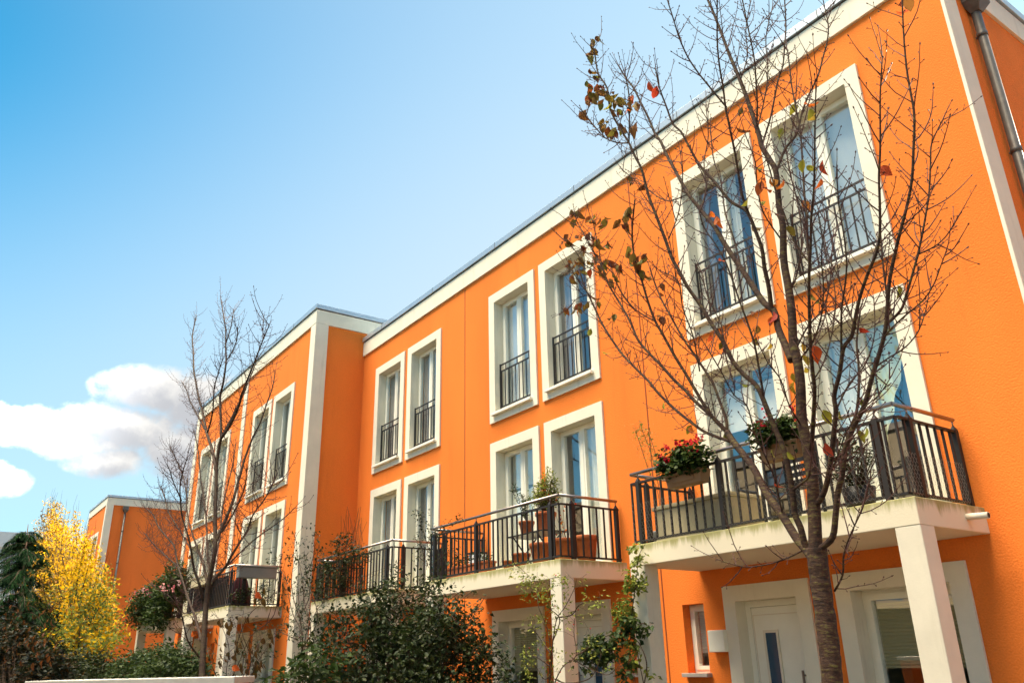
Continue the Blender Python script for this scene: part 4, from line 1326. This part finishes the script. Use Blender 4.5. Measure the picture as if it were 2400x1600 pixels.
adopt(t, s.build('trunk', M['stem']), f.build('foliage', M['leaf_conifer']))

# bronze-leaved bush in the bottom left corner
base = at(60, 1700, -6.2); base.z = 0
t = shrub('bronze_bush', base, 'dark bronze-leaved bush with rusty leaves in the bottom left corner', 'shrub', [blob(30, 1550, -6.2, .6, .6, .55), blob(105, 1575, -6.1, .38, .4, .40), blob(-40, 1510, -6.2, .6, .6, .55), blob(55, 1480, -6.1, .2, .25, .22), blob(10, 1460, -6.15, .25, .25, .22)], 800, 16, .07, .085, 'leaf_brown', stem_r=.0012)
f = MB()
for _ in range(60):
    x, y = rnd.uniform(0, 130), rnd.uniform(1420, 1560)
    f.bigleaf(at(x, y, -6.65 + rnd.uniform(-.1, .4)), Vector((rnd.gauss(0, .5), 0, rnd.choice((-1, 1)))), Vector((rnd.gauss(0, .6), -1, 0)), rnd.uniform(.06, .10), .045, .3, .2)
adopt(t, f.build('rust_leaves', M['leaf_rust']))

# green hedge and small shrubs along the left gardens
base = at(380, 1640, -4.4); base.z = 0
shrub('garden_hedge', base, 'rounded green hedge in front of the far balcony, beside the thin bare tree', 'shrub', [blob(350, 1575, -4.2, .7, .6, .40), blob(400, 1590, -4.3, .7, .6, .40), blob(305, 1590, -4.2, .5, .5, .30), blob(405, 1560, -4.2, .35, .4, .34)], 620, 16, .085, .08, 'leaf_green')
base = at(205, 1640, -4.6); base.z = 0
shrub('evergreen_shrub', base, 'low dark evergreen shrub under the yellow tree', 'shrub', [blob(200, 1575, -4.6, .7, .5, .45), blob(150, 1580, -4.7, .6, .5, .4), blob(235, 1590, -4.5, .5, .4, .35)], 420, 15, .09, .085, 'leaf_dark')
base = at(560, 1640, -3.6); base.z = 0
t = thing('dying_vine', base, 'thin shrub of bare stems and brown leaves in front of the projecting block', 'shrub')
s, f, g = MB(), MB(), MB()
cl = [[(545, 1640), (548, 1560), (560, 1500), (585, 1440), (620, 1410), (645, 1385)], [(565, 1640), (580, 1580), (605, 1520), (620, 1480), (630, 1440), (640, 1400)], [(555, 1640), (560, 1590), (575, 1540), (560, 1480), (540, 1440)],
      [(570, 1640), (600, 1560), (640, 1500), (655, 1480)], [(540, 1640), (530, 1580), (540, 1520), (520, 1470), (505, 1440)], [(535, 1640), (500, 1560), (480, 1500), (470, 1450)], [(585, 1640), (590, 1560), (570, 1480), (575, 1430)], [(550, 1640), (590, 1590), (615, 1540), (610, 1500)], [(520, 1640), (560, 1560), (590, 1490), (640, 1440), (650, 1340), (660, 1300)]]
for px in cl:
    pts = smooth([at(x + rnd.uniform(-4, 4), y, -3.4 + rnd.uniform(-.5, .5)) for x, y in px], 5)
    s.tube(pts, [.010 - .007 * k / len(pts) for k in range(len(pts))], 4, False)
    for p in pts[4:]:
        if rnd.random() < .8:
            e = p + Vector((rnd.gauss(0, .2), rnd.gauss(0, .15), rnd.gauss(.05, .15)))
            s.tube([p, p.lerp(e, .5) + rv(.02), e], .003, 3, False)
            if rnd.random() < .4:
                for _ in range(rnd.randint(1, 3)):
                    f.bigleaf(e + rv(.04), Vector((rnd.gauss(0, .4), 0, -1)), Vector((rnd.gauss(0, .6), -1, 0)), rnd.uniform(.09, .15), .085, .3, .2)
            elif rnd.random() < .7:
                for _ in range(rnd.randint(3, 7)):
                    g.leaf(e + rv(.06), Vector((rnd.gauss(0, 1), rnd.gauss(0, 1), rnd.gauss(-.2, .4))), Vector((0, -.4, 1)), rnd.uniform(.05, .08), .04)
adopt(t, s.build('stems', M['stem']), f.build('brown_leaves', M['leaf_withered']), g.build('green_leaves', M['leaf_dark']))


# ------------------------------------------------------------------ things on the balconies
def pot(loc, r, h, label, group, plant=None):
    t = thing('terracotta_pot', loc, label, 'flower pot', group)
    b = MB()
    b.lathe([(.001, .0), (r * .68, .0), (r * .72, .01), (r * .93, h * .80), (r * .94, h * .805), (r * 1.02, h * .81), (r * 1.05, h * .98), (r * 1.03, h), (r * .93, h), (r * .90, h * .90)], 28)
    b.build('pot', M['terracotta'], t)
    c = MB(); c.lathe([(r * .905, h * .90), (r * .5, h * .93), (.001, h * .92)], 20); c.build('soil', M['soil'], t)
    return t


FL = 2.852
def flowerbox(name, px, Y, yaw, L, label, group, flowers='bloom_red', nf=24, leafy='leaf_green', hgt=.30, wid=.38, box='trough'):
    """px = photo position of the middle of the trough"""
    c = at(*px, Y)
    t = thing(name, c, label, 'flower box', group)
    t.rotation_euler.z = yaw
    b = MB(); h = .15
    q0 = [(-L / 2 + .02, -.07), (L / 2 - .02, -.07), (L / 2 - .02, .07), (-L / 2 + .02, .07)]; q1 = [(-L / 2, -.09), (L / 2, -.09), (L / 2, .09), (-L / 2, .09)]
    i = 0
    b.v = [(x, y, -h / 2) for x, y in q0] + [(x, y, h / 2) for x, y in q1]
    b.f = [(0, 3, 2, 1), (0, 1, 5, 4), (1, 2, 6, 5), (2, 3, 7, 6), (3, 0, 4, 7)]; b.sm = [False] * 5
    b.box(-L / 2 - .008, L / 2 + .008, -.100, -.0905, h / 2 - .03, h / 2); b.box(-L / 2 + .10, L / 2 - .10, -.0905, -.078, -.035, .03)
    b.build('trough', M[box], t, .004)
    e = MB(); e.poly([(-L / 2 + .01, -.08, h / 2 - .02), (L / 2 - .01, -.08, h / 2 - .02), (L / 2 - .01, .08, h / 2 - .02), (-L / 2 + .01, .08, h / 2 - .02)]); e.build('soil', M['soil'], t)
    f = MB()
    bl = [(Vector((k * L * .3, -.02, hgt * .5 + .04)), (L * .30, wid * .5, hgt * .5)) for k in (-1, 0, 1)]
    foliage(f, None, bl, int(300 * L), 10, .035, .062, hang=.2, W=.9)
    f.build('foliage', M[leafy], t)
    g = MB()
    for _ in range(nf):
        p = Vector((rnd.uniform(-L * .52, L * .52), rnd.uniform(-wid * .45, wid * .2), 0)); p.z = hgt * rnd.uniform(.55, 1.2) + .05
        for _ in range(12):
            g.leaf(p + rv(.022), rv() + Vector((0, -.3, .5)), rv(), .04, .034)
    g.build('blossoms', M[flowers], t)
    return t


g_fb = 'flower boxes on the nearest balcony railing'
flowerbox('flower_box', (1612, 1122), -1.17, 0, .54, 'tan flower box of red geraniums near the left end of the nearest balcony', g_fb)
flowerbox('flower_box', (1836, 1058), -1.17, 0, .46, 'tan flower box of red flowers half hidden behind the cherry trunk', g_fb, nf=6)

# tall grassy plant in the corner of the nearest balcony
c = at(1552, 1290, -.55); c.z = FL
t = thing('seedy_plant', c, 'tall thin plant with dry seed heads beside the red geraniums', 'plant')
s, f, g = MB(), MB(), MB()
for px in ([(1556, 1270), (1545, 1150), (1530, 1075), (1510, 1020), (1500, 995)], [(1554, 1270), (1543, 1160), (1520, 1100), (1500, 1040), (1490, 1010)], [(1552, 1270), (1548, 1140), (1535, 1060), (1518, 1010)]):
    pts = smooth([at(x, y, -.5) for x, y in px], 6)
    s.tube(pts, .004, 4, False)
    for p in pts[8:]:
        for _ in range(4): f.leaf(p + rv(.02), Vector((rnd.gauss(0, 1), rnd.gauss(0, .6), rnd.uniform(0, 1))), rv(), .06, .012)
    for p in pts[14:]:
        for _ in range(14): g.leaf(p + Vector((rnd.gauss(0, .05), rnd.gauss(0, .05), rnd.gauss(0, .05))), rv(), rv(), .022, .008)
b = MB(); b.lathe([(.001, 0), (.09, 0), (.12, .2), (.125, .22), (.11, .22)], 18, c); b.lathe([(.112, .2), (.001, .205)], 18, c)
sh2 = g.build('seed_heads', M['dry']); sh2['kind'] = 'stuff'
adopt(t, b.build('pot', M['grey_metal']), s.build('stems', M['stem']), f.build('foliage', M['leaf_lime']), sh2)

# beige slatted chest
a = at(1520, 1290, -.95); 
t = thing('storage_chest', (-6.45, -.62, FL), 'beige storage chest behind the railing at the left end of the nearest balcony', 'chest')
b = MB().box(-.62, .55, -.28, .28, .02, .40); b.build('body', M['beige_box'], t, .01)
MB().box(-.64, .57, -.30, .30, .402, .45).build('lid', M['beige_box'], t, .01)
# folded parasol-like dark plant in the right corner
c = Vector((-4.45, -.75, FL))
t = thing('potted_shrub', c, 'dark potted shrub behind the right part of the nearest balcony railing', 'plant')
b = MB(); b.lathe([(.001, 0), (.12, 0), (.16, .24), (.145, .24)], 20); b.lathe([(.147, .22), (.001, .225)], 20); b.build('pot', M['black'], t)
f, s = MB(), MB()
foliage(f, s, [(Vector((0, 0, .48)), (.22, .2, .24))], 90, 8, .03, .05, base=Vector((0, 0, .2)))
f.build('foliage', M['leaf_dark'], t); s.build('stems', M['stem'], t)
# red watering can / cup glimpsed through the bars
t = thing('balcony_chair', (-5.35, -.55, FL), 'dark slatted chair behind the middle of the nearest balcony railing', 'chair')
b = MB()
for k in range(6): b.box(-.22, .22, -.22 + k * .075, -.17 + k * .075, .42, .44)
b.build('seat', M['black'], t)
b = MB()
for k in range(5): b.box(-.22, .22, .235, .255, .50 + k * .08, .55 + k * .08)
b.build('backrest', M['black'], t)
for x in (-.21, .21):
    for y, h in ((-.21, .42), (.245, .92)):
        MB().box(x - .014, x + .014, y - .014, y + .014, 0, h).build('leg', M['black'], t)

# --- middle balcony (terracotta garden)
g_p = 'terracotta pots on the middle balcony'
def on(x, y, z=FL):   # point on a horizontal plane seen at this photo position
    d = RT @ Vector(((x - 1200) / FPX, (y - 800) / FPX, 1))
    return EYE + d * ((z - EYE.z) / d.z)
pot((-8.83, -.50, FL), .165, .36, 'tall rimmed terracotta pot at the right end of the middle balcony', g_p)
pot((-9.06, -.72, FL), .195, .33, 'wide stained terracotta pot, second from the right on the middle balcony', g_p)
pot((-9.42, -.84, FL), .165, .31, 'rimmed terracotta pot under the black folding table', g_p)
pot((-9.82, -.90, FL), .13, .21, 'low terracotta pot left of the table leg on the middle balcony', g_p)
pot((-10.12, -.93, FL), .09, .14, 'smallest terracotta pot at the foot of the middle balcony railing', g_p)
TZ = FL + .535
tb = thing('folding_table', (-9.95, -.52, FL), 'black folding table carrying two potted plants on the middle balcony', 'table')
MB().box(-.46, .46, -.22, .22, .512, .535).build('tabletop', M['black'], tb, .006)
for sx_ in (-1, 1):
    for a_, c_ in ((-.22, .22), (.22, -.22)):
        l = MB(); l.tube([(sx_ * .3, a_, .01), (sx_ * .3, c_, .511)], .012, 6); l.build('leg', M['black'], tb)
p1 = pot((-9.66, -.55, TZ), .155, .27, 'bright terracotta pot with a bushy laurel on the black table', g_p)
p2 = pot((-10.15, -.55, TZ), .12, .21, 'terracotta pot with thin rosemary on the black table', g_p)
f, s = MB(), MB()
foliage(f, s, [(Vector((.0, 0, .52)), (.2, .18, .2)), (Vector((.12, 0, .74)), (.11, .1, .16)), (Vector((-.12, 0, .45)), (.14, .12, .12))], 150, 8, .035, .062, base=Vector((0, 0, .27)), hang=-.5, W=.42)
f.build('foliage', M['leaf_lime'], p1); s.build('stems', M['stem'], p1)
f, s = MB(), MB()
for k in range(7):
    e = Vector((rnd.gauss(-.08, .17), rnd.gauss(0, .08), rnd.uniform(.5, .78)))
    pts = smooth([Vector((0, 0, .19)), Vector((e.x * .4, e.y * .4, .42)), e], 6)
    s.tube(pts, .004, 4, False)
    for p in pts[3:]:
        for _ in range(5): f.leaf(p + rv(.012), Vector((rnd.gauss(0, 1), rnd.gauss(0, 1), rnd.uniform(0, 1.2))), rv(), .055, .014)
f.build('foliage', M['leaf_green'], p2); s.build('stems', M['stem'], p2)
g_t = 'terracotta troughs on the middle balcony floor'
for x, y, L_, lab in ((-10.85, -.93, .55, 'terracotta trough behind the post near the middle of the middle balcony'), (-11.5, -.90, .6, 'terracotta trough near the left end of the middle balcony')):
    t = thing('terracotta_trough', (x, y, FL), lab, 'planter', g_t)
    b = MB(); b.box(-L_ / 2, L_ / 2, -.09, .09, 0, .155); b.box(-L_ / 2 - .012, L_ / 2 + .012, -.102, .102, .156, .19); b.build('trough', M['terracotta'], t, .006)
    MB().box(-L_ / 2 + .02, L_ / 2 - .02, -.08, .08, .1905, .194).build('soil', M['soil'], t)
    f = MB(); foliage(f, None, [(Vector((0, 0, .26)), (L_ * .45, .09, .09))], 34, 6, .03, .05); f.build('foliage', M['leaf_green'], t)
t = thing('lantern', (-11.62, -.5, FL), 'white lantern standing on the left half of the middle balcony', 'lantern')
MB().box(-.11, .11, -.11, .11, .10, .42).build('shade', M['lantern'], t, .015)
MB().box(-.12, .12, -.12, .12, .04, .098).build('base', M['black'], t)
MB().box(-.12, .12, -.12, .12, .422, .45).build('lid', M['black'], t)
for x in (-.1, .1):
    for y in (-.1, .1): MB().box(x - .012, x + .012, y - .012, y + .012, 0, .039).build('foot', M['black'], t)

t = thing('dry_shrub', (-9.35, -.45, FL), 'thin stems with a few red leaves between the pots on the middle balcony', 'plant')
s, f = MB(), MB()
for k in range(9):
    e = Vector((rnd.gauss(.0, .2), rnd.gauss(0, .08), rnd.uniform(.6, 1.05)))
    pts = smooth([Vector((0, 0, 0)), Vector((e.x * .3, 0, .4)), e], 5); s.tube(pts, .003, 3, False)
    for p in pts[6:]:
        if rnd.random() < .6: f.leaf(p + rv(.02), Vector((rnd.gauss(0, 1), 0, -.5)), Vector((0, -1, 0)), .05, .03)
s.build('stems', M['stem'], t); f.build('red_leaves', M['leaf_red'], t)

# climber on the left end of the middle balcony
t = thing('balcony_climber', (-12.15, -1.0, FL), 'thin green climber twined round the left end of the middle balcony railing', 'climber')
s, f = MB(), MB()
cl = [[(1000, 1335), (1000, 1270), (985, 1225), (978, 1195)], [(1000, 1330), (1015, 1270), (1030, 1240), (1060, 1225), (1085, 1212)], [(1005, 1330), (990, 1290), (982, 1255), (990, 1215), (980, 1200)], [(1010, 1325), (1040, 1300), (1060, 1290), (1075, 1300)], [(1000, 1320), (980, 1300), (985, 1270)], [(1000, 1300), (1005, 1260), (1020, 1245), (1045, 1245)]]
for px in cl:
    pts = smooth([at(x, y, -1.12 + rnd.uniform(-.06, .06)) for x, y in px], 6)
    s.tube(pts, .0045, 4, False)
    for p in pts[2:]:
        for _ in range(4): f.leaf(p + rv(.06), Vector((rnd.gauss(0, 1), rnd.gauss(0, 1), rnd.gauss(-.3, .4))), Vector((0, -.4, 1)), rnd.uniform(.04, .065), .034)
adopt(t, s.build('stems', M['stem']), f.build('foliage', M['leaf_dark']))

# --- foliage along the third balcony
t = thing('railing_vine', (-16.3, -1.2, FL), 'leafy vine covering the left half of the third balcony railing', 'climber')
s, f = MB(), MB()
for px in ([(745, 1400), (760, 1350), (790, 1320), (830, 1300)], [(750, 1390), (790, 1340), (830, 1320), (870, 1310)], [(770, 1370), (800, 1300), (820, 1260)]):
    s.tube(smooth([at(x, y, -1.2) for x, y in px], 5), .006, 4, False)
foliage(f, s, [blob(775, 1325, -1.2, .45, .12, .22), blob(815, 1300, -1.2, .5, .12, .2), blob(850, 1305, -1.15, .35, .12, .15), blob(760, 1370, -1.2, .3, .1, .3), blob(800, 1350, -1.2, .4, .1, .25), blob(805, 1265, -1.15, .22, .12, .16), blob(845, 1380, -1.2, .2, .1, .12), blob(925, 1355, -1.2, .12, .1, .3), blob(790, 1275, -1.2, .2, .1, .1)], 190, 11, .06, .065, base=Vector((-15.5, -1.15, 2.9)), stem_r=.003)
for _ in range(26):
    a = at(rnd.uniform(800, 860), rnd.uniform(1285, 1310), -.8); e = a + Vector((rnd.gauss(0, .25), 0, rnd.uniform(.4, 1.0)))
    s.tube([a, a.lerp(e, .5) + rv(.03), e], .003, 3, False)
adopt(t, s.build('stems', M['stem']), f.build('foliage', M['leaf_dark']))

# --- projecting block: grey trough, closed wine-red parasol, screen, flower mass
t = thing('grey_trough', (-18.33, -1.95, 3.55), 'long grey metal trough hung on the side railing of the projecting balcony', 'planter')
MB().box(-.10, .10, -.42, .42, -.13, .10).build('trough', M['grey_metal'], t, .01)
MB().box(-.13, .13, -.45, .45, .1005, .13).build('rim', M['grey_metal'], t, .004)
t = thing('parasol', (-18.75, -2.15, FL), 'closed wine-red parasol on the corner of the projecting balcony', 'parasol')
b = MB(); b.lathe([(.001, .80), (.025, .78), (.07, .70), (.14, .52), (.19, .34), (.22, .16), (.24, .05), (.22, .02)], 14)
for i, v in enumerate(b.v):
    q = Vector(v); a = math.atan2(q.y, q.x); k = 1 + .16 * math.sin(a * 5) + .08 * noise.noise(q * 6); b.v[i] = (q.x * k, q.y * k, q.z)
b.build('canopy', M['wine'], t)
s = MB(); s.tube([(0, 0, 0), (0, 0, .95)], .018, 8); s.build('pole', M['iron'], t)
t = thing('reed_screen', (-20.3, -2.34, FL), 'dark reed screen behind the front railing of the projecting balcony', 'screen')
b = MB()
for k in range(130):
    x = -1.45 + k * .0205; b.tube([(x, 0, .02), (x + rnd.gauss(0, .004), rnd.gauss(0, .004), .68 + rnd.uniform(-.03, .02))], .0098, 5, False)
b.build('reeds', M['stem'], t)
t = thing('window_planter', (-20.6, -2.50, 3.52), 'pale green trough on the front railing of the projecting balcony', 'planter')
MB().box(-.62, .62, -.08, .08, -.10, .09).build('trough', M['beige_box'], t, .008); MB().box(-.64, .64, -.10, .10, .0905, .11).build('rim', M['beige_box'], t)
base = Vector((-18.6, -2.3, FL))
shrub('balcony_shrub', base, 'small mixed plant at the corner of the projecting balcony, right of the parasol', 'plant', [(Vector((-18.45, -2.1, 3.05)), (.2, .4, .16)), (Vector((-18.4, -1.7, 3.1)), (.15, .25, .2))], 70, 8, .05, .06, 'leaf_dark')
base = Vector((-25.2, -2.4, FL))
t = shrub('flower_mass', base, 'big mound of pink and white flowers spilling over the far left balcony', 'plant', [blob(345, 1415, -2.55, .75, .35, .42), blob(385, 1400, -2.5, .7, .35, .5), blob(420, 1365, -2.4, .5, .3, .5), blob(325, 1440, -2.6, .45, .3, .35), blob(375, 1445, -2.6, .6, .3, .35), blob(408, 1345, -2.4, .35, .25, .25)], 640, 14, .09, .095, 'leaf_green')
g = MB()
for _ in range(9):
    x = rnd.uniform(302, 425); y = 1402 - (x - 300) * .26 + rnd.gauss(0, 7)
    p = at(x, y, -2.85)
    for _ in range(7): g.leaf(p + rv(.04), rv(), rv(), .075, .06)
adopt(t, g.build('blossoms', M['bloom_pink']))

# white meter box by the nearest door
t = thing('meter_box', (-7.02, 0, 1.66), 'small cream box on the wall between the narrow window and the nearest door', 'box')
MB().box(-.122, .122, -.10, -.003, .0, .245).build('case', M['white'], t, .008)
MB().box(-.122, -.085, -.0, .0, 0, 0).build('hinge', M['white'], t) if False else None
# hanging basket of dry twigs at the middle door
c = at(1478, 1560, -.5)
t = thing('dry_basket', c, 'dark tangle of dried twigs by the middle door, behind the vine', 'plant')
s = MB()
for _ in range(120):
    a = rv(.05); d = rv().normalized(); s.tube([a, a + d * .06 + rv(.02), a + d * .13], .0025, 3, False)
s.build('twigs', M['stem'], t)

SKY_TINT = (.05, .54, .62, 1)
VEIL = (.66, .68, 31)
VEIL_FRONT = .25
VEIL_COL = (1.68, 1.84, 1.93, 1)
CLOUD_LIT = (2.02, 1.98, 1.90, 1)
CLOUD_SHADE = (1.28, 1.31, 1.38, 1)
FILL_BANK_GAIN = 61.
FILL_BANK_WARM = (1., .86, .64, 1)
EXPOSURE = 3.2

# ------------------------------------------------------------------ sky, sun, exposure
SUN_EL, SUN_AZ = 27.0, 96.0          # azimuth measured from +X towards +Y: the sun stands behind the row
sd = Vector((math.cos(R(SUN_EL)) * math.cos(R(SUN_AZ)), math.cos(R(SUN_EL)) * math.sin(R(SUN_AZ)), math.sin(R(SUN_EL))))
L = bpy.data.lights.new('sun', 'SUN')
L.energy = 2.0
L.angle = R(.53)
L.color = (1.0, .86, .66)
lo = bpy.data.objects.new('sun', L)
COL.objects.link(lo)
lo.rotation_euler = sd.to_track_quat('Z', 'Y').to_euler()

W = bpy.data.worlds.new('World')
sc.world = W
W.use_nodes = True
nt = W.node_tree
nt.nodes.clear()
N = lambda t: nt.nodes.new(t)
lk = nt.links.new


def math_(op, a, b=None, c=None, clamp=False):
    n = N('ShaderNodeMath'); n.operation = op; n.use_clamp = clamp
    for i, v in enumerate((a, b, c)):
        if v is None: continue
        if hasattr(v, 'links'): lk(v, n.inputs[i])
        else: n.inputs[i].default_value = v
    return n.outputs[0]


def ramp(v, a, b, c=0., d=1.):
    n = N('ShaderNodeMapRange'); n.interpolation_type = 'SMOOTHSTEP'
    for k, x in zip(('From Min', 'From Max', 'To Min', 'To Max'), (a, b, c, d)): n.inputs[k].default_value = x
    lk(v, n.inputs['Value']); return n.outputs[0]


out = N('ShaderNodeOutputWorld'); bg = N('ShaderNodeBackground')
sky = N('ShaderNodeTexSky')
sky.sky_type = 'NISHITA'; sky.sun_disc = False
sky.sun_elevation = R(SUN_EL)
sky.sun_rotation = R(90 - SUN_AZ)
sky.air_density = 1.0; sky.dust_density = .6; sky.ozone_density = 1.6
hs = N('ShaderNodeHueSaturation')
hs.inputs['Saturation'].default_value = 1.25
hs.inputs['Hue'].default_value = .48
lk(sky.outputs[0], hs.inputs['Color'])
tc = N('ShaderNodeTexCoord')
sx = N('ShaderNodeSeparateXYZ'); lk(tc.outputs['Generated'], sx.inputs[0])
az = math_('MULTIPLY', math_('ARCTAN2', sx.outputs['Y'], math_('MULTIPLY', sx.outputs['X'], -1.)), 180 / math.pi)
el = math_('MULTIPLY', math_('ARCSINE', sx.outputs['Z']), 180 / math.pi)
co = N('ShaderNodeCombineXYZ'); lk(az, co.inputs[0]); lk(el, co.inputs[1])


def cloud_field(dx, dy, seed):
    """billowing field in degrees of azimuth (from -X) and elevation"""
    of = N('ShaderNodeVectorMath'); of.operation = 'ADD'; lk(co.outputs[0], of.inputs[0]); of.inputs[1].default_value = (dx, dy, 0)
    n = N('ShaderNodeTexNoise'); n.inputs['Scale'].default_value = .42; n.inputs['Detail'].default_value = 9; n.inputs['Roughness'].default_value = .6
    lk(of.outputs[0], n.inputs['Vector'])
    total = None
    # azimuth, elevation, half widths, weight
    for a, e, wa, we, k in ((10.8, 16.9, 3.9, 1.7, 1.1), (13.6, 16.4, 3.2, 2.3, 1.15), (9.2, 14.6, 4.4, 1.6, 1.05), (13.4, 13.2, 3.4, 2.5, 1.1), (3.4, 14.0, 3.4, 1.35, 1.1),
                            (6.6, 13.2, 3.2, 1.2, 1.), (8.4, 12.3, 2.8, 1.1, .95), (2.6, 10.7, 1.9, 1.1, 1.), (-4., 13.5, 3.5, 1.2, .8), (-7, 10.5, 3., 1., .8),
                            (17.5, 15.5, 4.5, 2.4, .9), (-70, 62, 46, 10, 1.5), (-75, 75, 70, 8, 1.3)):  # last two blobs: unseen bank added as fill for the facades
        s1 = N('ShaderNodeVectorMath'); s1.operation = 'SUBTRACT'; lk(of.outputs[0], s1.inputs[0]); s1.inputs[1].default_value = (a, e, 0)
        s2 = N('ShaderNodeVectorMath'); s2.operation = 'MULTIPLY'; lk(s1.outputs[0], s2.inputs[0]); s2.inputs[1].default_value = (1 / wa, 1 / we, 0)
        ln = N('ShaderNodeVectorMath'); ln.operation = 'LENGTH'; lk(s2.outputs[0], ln.inputs[0])
        g = ramp(ln.outputs['Value'], 1.5, .0, 0., k)
        total = g if total is None else math_('MAXIMUM', total, g)
    return math_('MULTIPLY', math_('ADD', total, math_('MULTIPLY_ADD', n.outputs['Fac'], 1.5, -.75)), ramp(total, .02, .25))


f0 = cloud_field(0, 0, 0)
f1 = cloud_field(.35, .75, 0)         # the same field looked up towards the light
mask = ramp(f0, .16, .78)
shade = ramp(math_('SUBTRACT', f1, math_('MULTIPLY', f0, .35)), .05, .75)
cc = N('ShaderNodeMix'); cc.data_type = 'RGBA'
cc.inputs['A'].default_value = CLOUD_LIT; cc.inputs['B'].default_value = CLOUD_SHADE
lk(shade, cc.inputs['Factor'])
# pale veil low over the roofs
veil = N('ShaderNodeMix'); veil.data_type = 'RGBA'
ds = N('ShaderNodeVectorMath'); ds.operation = 'DOT_PRODUCT'; lk(tc.outputs['Generated'], ds.inputs[0]); ds.inputs[1].default_value = tuple(sd)
v1 = math_('SUBTRACT', 1., ramp(ds.outputs['Value'], .15, .95, 0., VEIL[0]))
v2 = math_('SUBTRACT', 1., ramp(math_('SUBTRACT', el, math_('MULTIPLY', ds.outputs['Value'], 22.)), VEIL[2], 4., 0., VEIL[1]))
dv_ = N('ShaderNodeVectorMath'); dv_.operation = 'DOT_PRODUCT'; lk(tc.outputs['Generated'], dv_.inputs[0]); dv_.inputs[1].default_value = (0, -1, 0)
v3 = math_('SUBTRACT', 1., ramp(dv_.outputs['Value'], .05, .7, 0., VEIL_FRONT))  # unseen street-side sky paled to warm the fill light
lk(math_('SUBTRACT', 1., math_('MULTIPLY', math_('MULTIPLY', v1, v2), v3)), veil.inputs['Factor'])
tint = N('ShaderNodeMix'); tint.data_type = 'RGBA'; tint.blend_type = 'MULTIPLY'; tint.inputs['Factor'].default_value = 1.
lk(hs.outputs[0], tint.inputs['A']); tint.inputs['B'].default_value = SKY_TINT
lk(tint.outputs['Result'], veil.inputs['A']); veil.inputs['B'].default_value = VEIL_COL
# unseen cloud bank behind the viewer, added and hugely brightened to light the facades
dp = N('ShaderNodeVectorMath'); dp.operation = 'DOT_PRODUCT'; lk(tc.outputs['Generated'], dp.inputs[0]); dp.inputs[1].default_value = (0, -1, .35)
lit = N('ShaderNodeVectorMath'); lit.operation = 'SCALE'; lk(cc.outputs['Result'], lit.inputs[0]); lk(ramp(dp.outputs['Value'], -.1, .8, 1., FILL_BANK_GAIN), lit.inputs['Scale'])
wm = N('ShaderNodeMix'); wm.data_type = 'RGBA'; wm.blend_type = 'MULTIPLY'; lk(ramp(dp.outputs['Value'], 0., .6), wm.inputs['Factor']); lk(lit.outputs[0], wm.inputs['A']); wm.inputs['B'].default_value = FILL_BANK_WARM
fin = N('ShaderNodeMix'); fin.data_type = 'RGBA'
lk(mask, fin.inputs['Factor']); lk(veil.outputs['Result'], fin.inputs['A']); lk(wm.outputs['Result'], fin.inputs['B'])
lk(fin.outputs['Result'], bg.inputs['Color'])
bg.inputs['Strength'].default_value = .052
lk(bg.outputs[0], out.inputs[0])

sc.view_settings.view_transform = 'Standard'
sc.view_settings.look = 'None'
sc.view_settings.exposure = EXPOSURE
sc.view_settings.gamma = 1
sc.render.engine = 'CYCLES'
sc.cycles.use_denoising = True
sc.cycles.max_bounces = 10
sc.cycles.transparent_max_bounces = 16
sc.cycles.sample_clamp_indirect = 6
